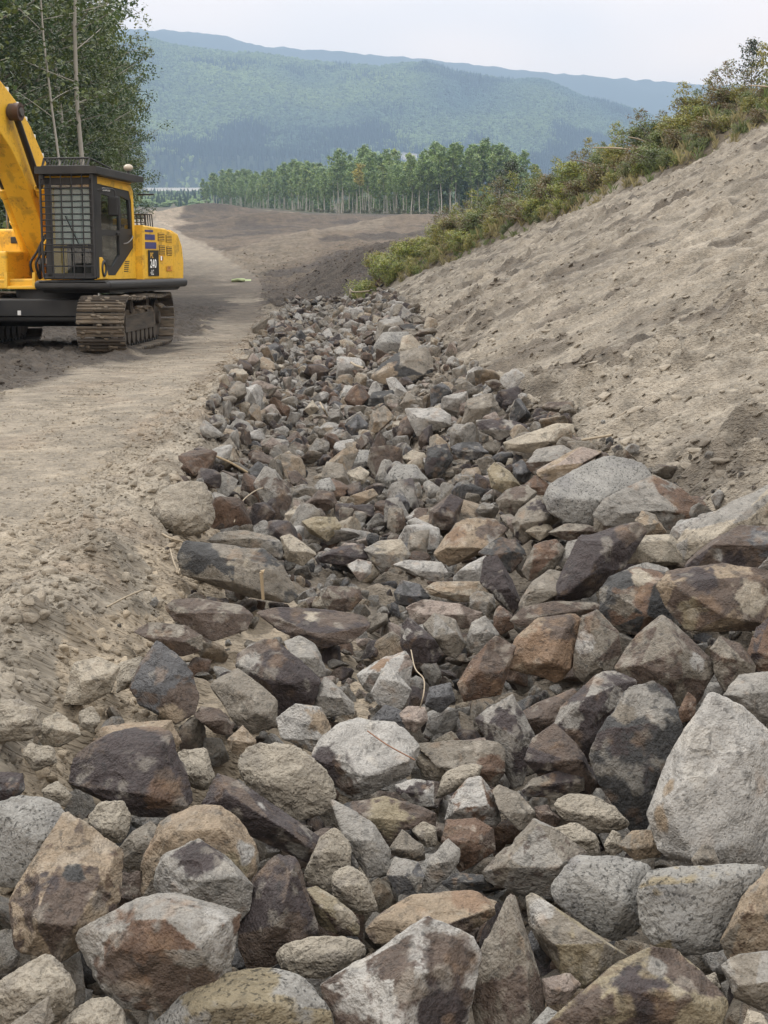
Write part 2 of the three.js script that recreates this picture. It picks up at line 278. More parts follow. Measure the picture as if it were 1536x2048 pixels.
function polar(name, kA, kB, nk, ds, hf, cf, label, category) {
  const P = [], K = [], I = [];
  for (let j = 0; j < ds.length; j++) for (let i = 0; i <= nk; i++) { const k = lerp(kA, kB, i / nk), d = ds[j]; P.push(k * d, hf(k, d), -d); K.push(...cf(k, d)); }
  for (let j = 0; j + 1 < ds.length; j++) for (let i = 0; i < nk; i++) { const a = j * (nk + 1) + i, c = a + nk + 1; I.push(a, a + 1, c, a + 1, c + 1, c); }
  const g = new THREE.BufferGeometry(); g.setIndex(I); g.setAttribute('position', new THREE.Float32BufferAttribute(P, 3)); g.setAttribute('color', new THREE.Float32BufferAttribute(K, 3)); g.computeVertexNormals();
  return top(new THREE.Mesh(g, new THREE.MeshStandardMaterial({ vertexColors: true, roughness: 1 })), name, label, category, null, 'structure');
}
const span = (a, b, n) => Array.from({ length: n + 1 }, (_, i) => lerp(a, b, i / n));
polar('valley_floor', -0.75, 0.75, 90, span(1390, 2330, 30), (k, d) => lerp(roadH(1390) - 0.6, WATER - 1.5, smooth(1900, 2330, d)) + 0.8 * noise(k * 60, d / 90, 3), (k, d) => [0.06, 0.065, 0.03], 'flat wooded valley floor before the pale river', 'valley');
{
  const g = new THREE.PlaneGeometry(5600, 1100, 1, 1); g.rotateX(-Math.PI / 2);
  const m = new THREE.Mesh(g, new THREE.MeshPhysicalMaterial({ color: C(0.42, 0.37, 0.3), roughness: 0.28, ior: 1.33 })); m.position.set(0, WATER, -2800);
  top(m, 'river', 'pale silty river along the foot of the forested hill', 'river', null, 'structure');
}
polar('forested_hill', -0.62, 0.62, 260, [...span(3240, 3400, 14), ...span(3425, 4500, 60), ...span(4560, 5000, 6)], hillH, (k, d) => cliffAt(k, d) ? [0.27, 0.24, 0.21] : [0.04, 0.055, 0.03], 'long hazy hill covered in mixed forest across the river', 'hill');
polar('far_ridge', -0.62, 0.62, 420, span(5100, 7000, 24), (k, d) => { const t = clamp((d - 5100) / 1400, 0, 1); return lerp(40, ridgeTop(k) * 6500 + EYE, smooth(0, 1, t)) + (t > 0.9 ? 5 * Math.abs(noise(k * 900, d / 50, 2)) + 5 * noise(k * 160, 1, 9) : 20 * noise(k * 30, d / 300, 8)) - Math.max(0, d - 6500) * 0.25; }, () => [0.035, 0.05, 0.035], 'pale blue far ridge behind the forested hill', 'ridge');

function blobCrown(seed, n, stretch) {   // small uneven crown for trees a kilometre and more away
  const r = rng(seed), parts = [];
  for (let i = 0; i < n; i++) { const g = new THREE.IcosahedronGeometry(0.55 + 0.3 * r(), 0); g.scale(0.75, 1.05, 0.75); g.rotateY(r() * 6); g.translate((r() - 0.5) * 1.1, 1.1 + i / n * stretch + r() * 0.3, (r() - 0.5) * 1.1); parts.push(g); }
  return mergeGeometries(parts);
}
function coneTree() { const parts = []; for (let i = 0; i < 3; i++) { const g = new THREE.ConeGeometry(0.85 - 0.22 * i, 1.7, 6, 1); g.rotateY(i); g.translate(0, 1.1 + i * 0.95, 0); parts.push(g); } const t = new THREE.CylinderGeometry(0.08, 0.12, 0.8, 4); t.translate(0, 0.2, 0); parts.push(t); return mergeGeometries(parts.map((g) => g.toNonIndexed())); }
function forest(name, label, geo, spots, material) {
  const m = new THREE.InstancedMesh(geo, material, spots.length), o = new THREE.Object3D(), c = new THREE.Color();
  spots.forEach(([x, y, z, w, h, turn, col], i) => { o.position.set(x, y, z); o.scale.set(w, h, w); o.rotation.set(0, turn, 0); o.updateMatrix(); m.setMatrixAt(i, o.matrix); m.setColorAt(i, c.setRGB(...col)); });
  return top(m, name, label, 'forest', null, 'stuff');
}
{
  const r = rng(5), broad = [], spruce = [];
  for (let n = 0; n < 72000; n++) {
    const d = Math.sqrt(lerp(3252 ** 2, 4560 ** 2, r())), k = lerp(-0.3, 0.33, r()), t = (d - HB) / (HC - HB);
    if (cliffAt(k, d)) continue;
    const x = k * d, y = hillH(k, d) - 1, p = fbm(k * 34, d / 170, 12, 4), low = smooth(0.32, 0.05, t);
    const conifer = p + 0.5 * low + 0.35 * (r() - 0.5) > 0.2, v = 0.45 + 1.1 * r(), g2 = noise(k * 20, d / 220, 30);
    if (conifer) spruce.push([x, y, -d, 2.6 + r() * 1.4, 4.6 + r() * 2, r() * 6, [0.016 * v, 0.032 * v, 0.024 * v]]);
    else broad.push([x, y, -d, 4.2 + r() * 2.4, 3.0 + r() * 1.6, r() * 6, [(0.1 + 0.06 * g2) * v, (0.14 + 0.065 * g2) * v, 0.055 * v]]);
  }
  for (let n = 0; n < 5200; n++) {        // trees of the valley floor, on this side of the river and along its bank
    const d = n < 2600 ? lerp(900, 1500, r()) : lerp(1500, 2320, r()), k = lerp(-0.2, 0.3, r()), x = k * d, v = 0.7 + 0.5 * r();
    if (d < 1000 && x > -70) continue;
    const y = d < 1390 ? roadH(d) : lerp(roadH(1390) - 0.6, WATER - 1.5, smooth(1900, 2330, d)), s = (d < 1500 ? 1 : 0.7) * (k < -0.07 ? 0.52 : 1);
    if (r() < 0.25) spruce.push([x, y - 0.5, -d, 1.8 + r(), (3 + r() * 2) * s, r() * 6, [0.03 * v, 0.05 * v, 0.03 * v]]);
    else broad.push([x, y - 1.5, -d, 2.6 + r() * 1.6, (2.1 + r() * 1.3) * s, r() * 6, [0.11 * v, 0.16 * v, 0.06 * v]]);
  }
  forest('broadleaf_forest', 'pale green broadleaf forest spread over the hazy hill', blobCrown(3, 7, 2.2), broad, mat(0xffffff, 1));
  forest('conifer_forest', 'dark spruce forest in bands across the hazy hill', coneTree(), spruce, mat(0xffffff, 1));
}
// ---------------------------------------------------------------- rocks
const TONE = { g: [0.2, 0.186, 0.164], l: [0.285, 0.27, 0.246], w: [0.28, 0.243, 0.187], t: [0.215, 0.165, 0.112], k: [0.155, 0.134, 0.106], b: [0.078, 0.055, 0.041], m: [0.036, 0.026, 0.025], o: [0.185, 0.12, 0.074], d: [0.036, 0.035, 0.034], r: [0.105, 0.063, 0.04], u: [0.08, 0.078, 0.079], y: [0.2, 0.166, 0.107], n: [0.205, 0.196, 0.178], c: [0.262, 0.23, 0.182], p: [0.23, 0.184, 0.153] };
const rockMap = tex(512, (u, v) => { const a = torus(u, v, 6, 2, 6), g = torus(u, v, 90, 50, 2), s = smooth(0.16, 0.42, torus(u, v, 20, 71, 4)), l = smooth(0.2, 0.45, torus(u, v, 26, 17, 4)); return [0.86 + 0.34 * a + 0.24 * g - 0.36 * s + 0.2 * l]; });
const rockBump = tex(512, (u, v) => { const a = torus(u, v, 7, 22, 6), [p, q] = cells(u + 0.02 * torus(u, v, 8, 4), v + 0.02 * torus(u, v, 8, 6), 9, 3); return [0.5 + 0.6 * a + 0.15 * torus(u, v, 70, 9, 2)]; });
const granMap = tex(512, (u, v) => { const g = torus(u, v, 70, 8, 2), h = torus(u, v, 42, 61, 2), a = torus(u, v, 5, 14, 4); return [0.88 + 0.3 * smooth(0.05, 0.3, g) - 0.55 * smooth(0.12, 0.32, h) + 0.2 * a]; });
const granBump = tex(512, (u, v) => [0.5 + 0.5 * torus(u, v, 24, 33, 5) + 0.2 * torus(u, v, 80, 3, 2)]);
const clayMap = tex(512, (u, v) => { const a = torus(u, v, 5, 19, 6); return [0.9 + 0.24 * a + 0.14 * torus(u, v, 60, 4, 2)]; });
const clayBump = tex(512, (u, v) => [0.5 + 0.75 * torus(u, v, 6, 91, 7) + 0.25 * torus(u, v, 48, 12, 3)]);
const rockMats = {
  s: new THREE.MeshStandardMaterial({ vertexColors: true, map: rockMap, bumpMap: rockBump, bumpScale: 0.016, roughness: 0.8 }),
  n: new THREE.MeshStandardMaterial({ vertexColors: true, map: granMap, bumpMap: granBump, bumpScale: 0.009, roughness: 0.88 }),
  c: new THREE.MeshStandardMaterial({ vertexColors: true, map: clayMap, bumpMap: clayBump, bumpScale: 0.022, roughness: 0.97 }),
};
const spheres = {};
function sphere(detail) {
  if (!spheres[detail]) { const g = new THREE.IcosahedronGeometry(1, detail); g.deleteAttribute('uv'); g.deleteAttribute('normal'); spheres[detail] = mergeVertices(g, 1e-5); }
  return spheres[detail];
}
// A stone: the hull of some corner points, its faces worn, chipped and stained. spec: {kind s|n|c, tone 'ab', patches [[Vector3, radius, tone]], seed}
function stone(points, spec, detail) {
  const box = new THREE.Box3().setFromPoints(points), mid = box.getCenter(new THREE.Vector3()), half = box.getSize(new THREE.Vector3()).multiplyScalar(0.5);
  const size = (half.x + half.y + half.z) / 3, kind = spec.kind, r = rng(spec.seed * 7919 + 13), sd = spec.seed * 3.17;
  const hull = new ConvexHull().setFromPoints(points.map((p) => p.clone().sub(mid).divide(half)));
  const planes = [];
  for (const f of hull.faces) {
    const n = f.normal, h = n.dot(f.midpoint); if (h < 0.05) continue;
    const same = planes.find((q) => q[0] * n.x + q[1] * n.y + q[2] * n.z > 0.985 && Math.abs(q[3] - h) < 0.06); if (!same) planes.push([n.x, n.y, n.z, h, r()]);
  }
  const chips = kind === 's' ? 4 : 1;    // a few struck-off corners
  for (let i = 0; i < chips; i++) { const v = new THREE.Vector3(r() - 0.5, r() - 0.35, r() - 0.2).normalize(); let far = 0; for (const p of points) far = Math.max(far, p.clone().sub(mid).divide(half).dot(v)); planes.push([v.x, v.y, v.z, far * (0.91 + 0.09 * r()), r()]); }
  const scars = []; if (kind === 's') for (let i = 0; i < 4; i++) { const v = new THREE.Vector3(r() - 0.5, r() - 0.4, r() - 0.25).normalize(); scars.push([v.x, v.y, v.z, 0.8 + 0.14 * r(), 0.045 + 0.06 * r()]); }   // concave flake scars
  const pw = kind === 'c' ? 12 : kind === 'n' ? 24 : 170, src = sphere(detail), D = src.attributes.position.array, nv = D.length / 3;
  const pos = new Float32Array(nv * 3), col = new Float32Array(nv * 3);
  const A = TONE[spec.tone[0]], B = TONE[spec.tone[1] ?? spec.tone[0]], solo = !spec.tone[1];
  const q = 1 / size;
  for (let i = 0; i < nv; i++) {
    const x = D[i * 3], y = D[i * 3 + 1], z = D[i * 3 + 2]; let s = 0, m1 = 0, m2 = 0, who = 0;
    for (let j = 0; j < planes.length; j++) { const p = planes[j], e = (x * p[0] + y * p[1] + z * p[2]) / p[3]; if (e > 0) { s += Math.pow(e, pw); if (e > m1) { m2 = m1; m1 = e; who = j; } else if (e > m2) m2 = e; } }
    let rad = 1 / Math.pow(s, 1 / pw), X = x * rad * half.x, Y = y * rad * half.y, Z = z * rad * half.z;
    const a = X * q + sd, b = Y * q + sd * 0.7, c = Z * q - sd;
    let bump, tint, edge = 0;
    if (kind === 'c') bump = 0.12 * billow(a * 1.5, b * 1.5, c * 1.5, 3) + 0.07 * billow(a * 4.6, b * 4.6, c * 4.6, 3) + 0.04 * fbm(a * 9, b * 9, c * 9, 3);
    else if (kind === 'n') bump = 0.05 * fbm(a * 2, b * 2, c * 2, 3) + 0.02 * noise(a * 12, b * 12, c * 12);
    else {
      const st = fbm(a * 1.3, b * 1.3, c * 1.3, 2) * 5, step = (Math.floor(st) + smooth(0.35, 0.65, st - Math.floor(st))) / 5;   // stepped fracture
      bump = 0.045 * step + 0.016 * fbm(a * 3, b * 3, c * 3, 4) + 0.011 * noise(a * 13, b * 13, c * 13) + 0.006 * noise(a * 29, b * 29, c * 29);
      for (const q of scars) { const e = x * q[0] + y * q[1] + z * q[2] + 0.03 * noise(a * 4, b * 4, c * 4); if (e > q[3]) { const t = (e - q[3]) / (1 - q[3]); bump -= q[4] * (1 - (1 - t) * (1 - t)); } }
      bump -= 0.03 * smooth(0.035, 0, Math.abs(noise(a * 1.15 + 9, b * 1.15, c * 1.15))) * smooth(0, 0.3, noise(a * 0.9, b * 0.9 + 5, c * 0.9));   // open cracks
      edge = smooth(0.028, 0.003, (m1 - m2) / m1) * smooth(-0.2, 0.35, noise(a * 3.1, b * 3.1, c * 3.1 + 9) + 0.5 * noise(a * 9, b * 9, c * 9));
      bump -= 0.03 * edge * (0.5 + 0.5 * noise(a * 7, b * 7, c * 7));
    }
    const k = 1.035 + bump; X *= k; Y *= k; Z *= k;
    pos[i * 3] = X; pos[i * 3 + 1] = Y; pos[i * 3 + 2] = Z;
    // colour: parent tone, a weathering rind on some faces and in blotches, fresh chips along the arrises
    const n1 = fbm(a * 1.5 + 4, b * 1.5, c * 1.5, 4), n2 = noise(a * 6.5, b * 6.5, c * 6.5 + 3), n3 = 0.7 * noise(a * 17, b * 17, c * 17) + 0.6 * noise(a * 36, b * 36, c * 36);
    let f = solo ? 0.22 * smooth(0.1, 0.3, n1) : smooth(-0.04, 0.12, 0.6 * n1 + 0.13 * n2 + 0.06 * n3 + (planes[who][4] < 0.42 ? 0.24 : -0.17) + (spec.bias ?? 0) * 0.8);
    let cr = lerp(A[0], B[0], f), cg = lerp(A[1], B[1], f), cb = lerp(A[2], B[2], f);
    for (const [p, rr, tn] of spec.patches ?? []) { const e = Math.hypot(X - p.x + mid.x, Y - p.y + mid.y, Z - p.z + mid.z) / rr + 1.15 * n1 + 0.4 * n2 + 0.16 * n3, w = smooth(1.12, 0.82, e), t = TONE[tn]; cr = lerp(cr, t[0], w); cg = lerp(cg, t[1], w); cb = lerp(cb, t[2], w); }
    if (kind === 's') {
      const spot = smooth(0.22, 0.5, n2 * 0.8 + 0.6 * n3) * (spec.spots ?? 0.35); cr *= 1 - 0.6 * spot; cg *= 1 - 0.66 * spot; cb *= 1 - 0.68 * spot;
      const dust = smooth(0.14, 0.34, fbm(a * 2.6 - 7, b * 2.6, c * 2.6 + 5, 5)) * 0.3; cr = lerp(cr, 0.36, dust); cg = lerp(cg, 0.325, dust); cb = lerp(cb, 0.27, dust);
      const rust = smooth(0.2, 0.42, fbm(a * 1.9 + 31, b * 1.9, c * 1.9, 4)) * 0.32; cr = lerp(cr, 0.22, rust); cg = lerp(cg, 0.14, rust); cb = lerp(cb, 0.08, rust);
    } else { const e = smooth(0.1, 0.4, n1) * 0.25; cr *= 1 - e; cg *= 1 - e; cb *= 1 - e * 0.9; }
    tint = 1 + 0.14 * n2 + 0.16 * n3;
    col[i * 3] = cr * tint; col[i * 3 + 1] = cg * tint; col[i * 3 + 2] = cb * tint;
  }
  const g = new THREE.BufferGeometry(); g.setIndex(src.index); g.setAttribute('position', new THREE.BufferAttribute(pos, 3)); g.setAttribute('color', new THREE.BufferAttribute(col, 3)); g.computeVertexNormals();
  const out = g.toNonIndexed(), op = out.attributes.position.array, on = out.attributes.normal.array, uv = new Float32Array(op.length / 3 * 2), M = new THREE.Matrix4().makeRotationFromEuler(new THREE.Euler(r() * 6, r() * 6, r() * 6)), v = new THREE.Vector3(), w = new THREE.Vector3(), tile = spec.tile ?? 0.3;
  const crisp = kind === 's' ? 0.72 : kind === 'n' ? 0.35 : 0.5, e1 = new THREE.Vector3(), e2 = new THREE.Vector3();
  for (let i = 0; i < op.length / 9; i++) {   // broken stone keeps crisp grains: lean the normals towards each little face
    e1.fromArray(op, i * 9 + 3).sub(v.fromArray(op, i * 9)); e2.fromArray(op, i * 9 + 6).sub(v); e1.cross(e2).normalize();
    for (let j = 0; j < 3; j++) { const k = (i * 3 + j) * 3; v.fromArray(on, k).lerp(e1, crisp).normalize().toArray(on, k); }
    w.set(0, 0, 0); for (let j = 0; j < 3; j++) w.add(v.fromArray(on, (i * 3 + j) * 3)); w.transformDirection(M);
    const ax = Math.abs(w.x) > Math.abs(w.y) ? (Math.abs(w.x) > Math.abs(w.z) ? 0 : 2) : Math.abs(w.y) > Math.abs(w.z) ? 1 : 2;
    for (let j = 0; j < 3; j++) { const k = i * 3 + j; v.fromArray(op, k * 3).applyMatrix4(M).divideScalar(tile); uv[k * 2] = ax === 0 ? v.y : v.x; uv[k * 2 + 1] = ax === 2 ? v.y : v.z; }
  }
  out.setAttribute('uv', new THREE.BufferAttribute(uv, 2));
  return { geometry: out, mid };
}
const surveyed = [];                     // plan positions and radii of the measured rocks
let rockSeed = 1;
// R: a rock measured in the photograph: its corners and arrises as readings, set down on the land with its own depth
function R(label, tone, outline, ridge = '', stains = '', o = {}) {
  const nums = (s) => s.trim().split(/\s+/).filter(Boolean).map((t) => t.split(',')), out = nums(outline).map((p) => p.map(Number)), seed = rockSeed++, r = rng(seed * 31 + 7);
  let xa = 1e9, xb = -1e9, ya = 1e9, yb = -1e9; for (const [x, y] of out) { xa = Math.min(xa, x); xb = Math.max(xb, x); ya = Math.min(ya, y); yb = Math.max(yb, y); }
  const cx = (xa + xb) / 2, cy = (ya + yb) / 2, wpx = xb - xa, hpx = yb - ya, rpx = Math.min(wpx, hpx) / 2;
  let dc = meet(cx, cy, 0.03), R0 = rpx * dc / FOCAL; dc = meet(cx, cy, R0 * (o.lift ?? 0.75)) + (o.back ?? 0) * R0; R0 = rpx * dc / FOCAL;
  const tilt = o.tilt ?? 0.5, P = (x, y, dd) => { const [k, s] = bearing(x, y), d = dc + tilt * (cy - y) / FOCAL * dc + dd * R0; return new THREE.Vector3(k * d, EYE + s * d, -d); };
  const pts = out.map(([x, y]) => P(cx + (x - cx) * 1.05, cy + (y - cy) * 1.05, (r() - 0.5) * 0.3));
  const rid = nums(ridge).map((p) => p.map(Number));
  if (!rid.length) { const ty = cy + hpx * (r() * 0.24 - 0.1), sl = (r() - 0.5) * 0.35; for (const f of [-0.27, 0.02, 0.26]) rid.push([cx + wpx * (f + (r() - 0.5) * 0.1), ty + sl * f * wpx, 0.5 + 0.35 * r()]); }
  for (const [x, y, b = 0.6] of rid) pts.push(P(x, y, -b));
  const th = o.thick ?? 1.1; for (const [x, y] of out) { const v = P(cx + (x - cx) * 0.8, cy + (y - cy) * 0.72 + rpx * 0.15, th * (0.8 + 0.4 * r())); pts.push(v); }
  const kind = o.kind ?? (tone[0] === 'n' ? 'n' : tone[0] === 'c' ? 'c' : 's');
  const patches = nums(stains).map(([x, y, rp, t]) => [P(+x, +y, -0.35), +rp * dc / FOCAL, t]);
  const area = wpx * hpx, detail = o.detail ?? (area > 40000 ? 39 : area > 20000 ? 31 : area > 8000 ? 24 : area > 3000 ? 16 : 10);
  const { geometry, mid } = stone(pts, { kind, tone, patches, seed, bias: o.bias, spots: o.spots, tile: o.tile ?? (dc > 8 ? 0.5 : 0.28) }, detail);
  const m = new THREE.Mesh(geometry, rockMats[kind]); m.position.copy(mid);
  surveyed.push([mid.x, -mid.z, R0 * 1.1, label.split(/,| (?:in|beside|with|behind|on|under|above|left|right|between|below|leaning|touching|at|near|pointing|of|set|lying|standing|from|past|wedged|overhanging|sloping|among|rising|resting|backing|foremost) /)[0]]);
  return top(m, kind === 'c' ? 'clay_clod' : kind === 'n' ? 'granite_boulder' : 'riprap_rock', label, kind === 'c' ? 'clod' : 'rock', kind === 'c' ? 'dried clay clods among the riprap' : 'riprap rocks lining the ditch');
}
// foreground, left
R('pale tan squared block set in dirt beside the blue-grey slab', 'w', '150,1327 195,1316 235,1335 220,1382 175,1407 131,1405 132,1380', '160,1368,0.5 215,1355,0.6');
R('crusty tan clod between squared pale block and blue-grey slab', 'c', '235,1330 282,1315 278,1360 235,1385');
R('dark blue-grey slab with brown lower edge, propped on dirt', 'ub', '310,1291 350,1310 385,1345 395,1390 385,1425 350,1445 325,1425 280,1405 261,1375 280,1335', '330,1330,0.3 345,1395,0.45 300,1370,0.3', '370,1400,40,b 345,1435,25,t', { bias: -0.2, tilt: 0.7 });
R('grey-tan slab leaning between blue-grey slab and maroon boulder', 'k', '430,1362 475,1337 525,1380 552,1412 550,1445 505,1465 465,1435 425,1375', '470,1375,0.4 520,1430,0.6', '', { tilt: 0.7 });
R('maroon-brown boulder with a grey left face', 'bm', '478,1313 527,1283 554,1280 589,1313 636,1364 624,1407 558,1430 550,1414 499,1356 476,1325', '520,1330,0.5 560,1300,0.3 590,1370,0.6 530,1360,0.7', '495,1325,32,g 565,1320,45,m 600,1380,40,m', { bias: 0.1 });
R('white and tan split cobble touching the big pale polygon rock', 'lt', '556,1437 592,1410 640,1415 660,1455 650,1490 625,1503 565,1475', '612,1416,0.4 640,1482,0.7', '592,1455,38,l 645,1440,24,t', { bias: -0.3, spots: 0.1 });
R('big pale polygon rock with a dark brown stained left face', 'lk', '632,1508 648,1477 687,1446 722,1438 741,1453 792,1442 831,1492 816,1547 714,1594 690,1586 652,1547', '718,1556,0.75 815,1522,0.6 672,1476,0.3', '668,1535,42,m 690,1570,26,b 760,1490,70,l', { bias: -0.3, spots: 0.1, tilt: 0.7 });
R('large crumbly clay clod beside the big pale polygon rock', 'c', '480,1530 500,1500 560,1490 600,1500 650,1550 662,1600 635,1625 580,1632 540,1610 500,1575');
R('wide black-maroon slab with rusty lower edge on the soil bank', 'mb', '147,1545 155,1515 200,1475 270,1460 330,1458 345,1470 350,1530 368,1610 335,1628 280,1630 210,1605 150,1570', '180,1520,0.3 320,1490,0.5 300,1590,0.6 210,1580,0.5', '240,1530,70,m 320,1590,28,r 300,1500,50,m', { tilt: 0.75 });
R('flat tan slab behind the wide black-maroon slab', 't', '190,1480 205,1455 260,1447 340,1442 358,1480 345,1510 220,1500', '', '', { back: 0.6 });
R('pale angular clod beside the wide black-maroon slab', 'w', '75,1470 85,1440 115,1425 155,1450 160,1470 120,1492 85,1490');
R('lumpy tan clod below the pale angular clod', 'c', '48,1510 60,1488 105,1495 112,1525 70,1540');
R('round tan clod beside a black-maroon slab corner', 'c', '85,1580 115,1563 143,1590 130,1612 95,1600');
R('soft grey soil lump on the bank left of pale clods', 'c', '-20,1410 40,1405 75,1420 80,1455 60,1475 -20,1478');
R('small upright soil clod under the squared pale block', 'c', '160,1425 185,1412 200,1440 185,1465 160,1450');
R('grey pitted granite boulder beside the mottled brown slab', 'n', '-25,1620 30,1594 75,1592 120,1612 130,1640 105,1700 65,1755 20,1772 -20,1765', '40,1650,0.6 70,1690,0.6', '', { tilt: 0.6 });
R('purple-grey stone above the pitted granite boulder', 'um', '-25,1545 45,1548 48,1580 10,1615 -20,1610');
R('smooth round clay clod above the mottled brown slab', 'c', '178,1640 200,1608 245,1605 262,1640 250,1670 235,1685 200,1665');
R('big mottled brown and cream slab with dark spots', 'tb', '20,1800 60,1745 118,1675 125,1640 160,1637 200,1665 242,1700 235,1780 215,1850 150,1895 115,1920 40,1900 22,1860', '130,1700,0.35 200,1760,0.5 60,1850,0.7 150,1850,0.75', '100,1790,34,m 150,1765,24,d 70,1830,26,b 190,1800,30,b', { spots: 1, bias: 0.02, tilt: 0.75 });
R('dull grey stone wedged behind the mottled brown slab', 'k', '240,1695 265,1665 300,1645 318,1660 300,1740 250,1735');
R('shadowed brown stone under the dull grey wedge', 'b', '230,1750 280,1742 285,1800 235,1830');
R('big tan-orange boulder backing two faceted grey rocks', 'tk', '282,1800 290,1730 320,1650 345,1632 430,1620 465,1640 505,1690 513,1720 500,1770 460,1840 330,1860', '340,1665,0.5 440,1660,0.6 480,1720,0.5', '450,1740,40,y 490,1700,22,l 360,1690,60,t', { spots: 0.5, bias: -0.1 });
R('faceted grey rock with a maroon crown leaning on the tan-orange boulder', 'gm', '313,1770 320,1712 350,1705 400,1682 450,1715 500,1770 490,1820 465,1850 380,1830 330,1810', '345,1748,0.5 395,1762,0.8 470,1752,0.7 400,1705,0.3', '400,1725,40,m 350,1770,30,l 430,1790,45,g', { bias: -0.3, back: -1.0 });
R('large rusty rock with grey chipped rim, foremost of three stacked', 'gr', '160,1880 170,1862 262,1830 275,1805 350,1787 470,1832 455,1930 440,1990 310,2015 245,2008 195,1960', '262,1842,0.5 330,1840,0.7 440,1850,0.55 400,1900,0.75 200,1900,0.5', '290,1925,75,r 340,1950,60,b 250,1960,50,b 420,1870,55,l 400,1960,40,b', { bias: -0.3, back: -0.9 });
R('dark brown upright wedge right of the rusty rock', 'bm', '478,1870 500,1770 550,1715 590,1720 600,1745 620,1830 635,1870 600,1900 495,1942 475,1890', '588,1735,0.4 570,1800,0.8 553,1850,0.85', '530,1790,50,m 580,1850,40,b', { spots: 0.2, bias: 0.1 });
R('long dark maroon wedge pointing past the clay clod', 'mb', '410,1615 440,1550 475,1560 540,1610 610,1655 645,1680 653,1720 625,1728 570,1700 500,1660 440,1625', '460,1590,0.6 540,1640,0.8 610,1690,0.6', '595,1690,26,g 640,1705,22,b 520,1625,16,l', { bias: 0.1 });
R('grey earthy lump under the long maroon wedge tip', 'c', '640,1680 665,1655 700,1690 700,1740 650,1780 610,1750');
R('flat grey slab above the small clay clump', 'g', '662,1600 700,1620 740,1640 778,1700 775,1740 735,1750 690,1680', '', '', { tilt: 0.7 });
R('small grey clay clump below the flat grey slab', 'c', '665,1750 700,1730 735,1760 752,1815 720,1825 668,1790');
R('two-tone yellow and purple-brown stone', 'yb', '615,1780 635,1775 690,1810 718,1840 715,1872 680,1870 640,1850 620,1810', '', '690,1835,24,w');
R('flat grey crusted clod above the big yellowish boulder', 'c', '558,1915 580,1885 640,1875 715,1878 726,1905 700,1930 640,1955 585,1948');
R('big yellowish coarse boulder at the foot of the rusty rock', 'ny', '300,2060 370,1990 450,1950 530,1938 590,1950 605,1990 655,2020 660,2090 300,2110', '', '470,2000,90,y', { spots: 0.2 });
R('large crumbly clay clod below the mottled brown slab', 'c', '-20,1985 40,1940 100,1915 140,1950 140,2020 100,2048 20,2060');
R('knobbly clay clod left of the yellowish boulder', 'c', '120,2058 160,2010 210,1995 245,2030 248,2090 120,2100');
R('small smooth stone between two clay clods', 'k', '5,2060 60,2030 95,1995 105,2040 60,2095', '', '', { back: -0.8 });
R('sharp-ridged rock, pale left face and maroon-spotted right face', 'lb', '652,1970 720,1935 780,1900 850,1842 875,1870 935,1880 950,1910 940,1980 920,2048 910,2110 670,2110', '848,1850,0.3 825,1955,0.85 795,2060,0.9', '740,1980,60,l 890,1930,55,b 880,2020,60,m', { spots: 0.9, bias: -0.15 });
// foreground, right
R('tall white-grey slab standing on end, largest of the riprap', 'l', '1302,1625 1330,1550 1375,1460 1420,1390 1432,1387 1480,1420 1545,1480 1575,1600 1550,1725 1460,1730 1375,1728 1320,1690', '1372,1500,0.35 1345,1625,0.55 1388,1715,0.5 1500,1500,0.35 1480,1680,0.4', '1320,1640,26,t 1345,1580,18,t', { spots: 0.08, tilt: 0.45, thick: 0.7, back: -0.3 });
R('big dark shield-shaped slab with grey upper rim', 'dm', '1183,1510 1200,1470 1250,1390 1305,1372 1340,1395 1362,1450 1355,1500 1335,1560 1305,1620 1290,1660 1262,1655 1240,1600 1200,1560', '1230,1450,0.3 1320,1440,0.35 1290,1600,0.35 1225,1540,0.3', '1295,1402,52,g 1255,1425,30,k 1280,1640,26,b', { bias: -0.3, spots: 0.1, tilt: 0.4, thick: 0.7 });
R('little red-brown stone between the dark shield and white slab', 'r', '1358,1420 1375,1385 1392,1400 1388,1440 1362,1445', '', '', { back: -0.5 });
R('smooth grey boulder behind the white slab', 'g', '1445,1390 1480,1352 1545,1345 1575,1400 1560,1450 1500,1440', '', '', { spots: 0.1, back: 0.8 });
R('brown-grey pyramid rock above the dark shield', 'kb', '1238,1336 1265,1287 1320,1232 1348,1252 1421,1322 1419,1360 1385,1410 1340,1410 1300,1372 1245,1350', '1322,1240,0.3 1362,1300,0.85 1370,1360,0.8 1280,1330,0.5', '1395,1330,22,l', { spots: 0.8, bias: -0.1 });
R('narrow grey-brown stone under the overhang by brown-grey pyramid', 'kb', '1422,1300 1440,1275 1480,1290 1510,1330 1505,1360 1450,1380 1430,1350');
R('dark red-brown rock below the cream-streaked slab', 'rm', '1488,1330 1510,1260 1540,1235 1580,1250 1575,1350 1530,1348');
R('maroon wedge leaning into the dark shield', 'mg', '1107,1460 1125,1415 1190,1355 1225,1342 1265,1362 1270,1380 1225,1420 1195,1460 1180,1520 1150,1500', '1170,1400,0.7 1230,1372,0.5 1180,1455,0.75', '1140,1425,24,g', { bias: -0.1 });
R('dark brown rock under the maroon wedge', 'bm', '1052,1520 1070,1480 1110,1450 1170,1510 1190,1560 1180,1590 1080,1550');
R('long brown slab behind the maroon wedge', 'b', '1028,1430 1080,1405 1150,1380 1160,1392 1110,1450 1080,1480 1060,1465');
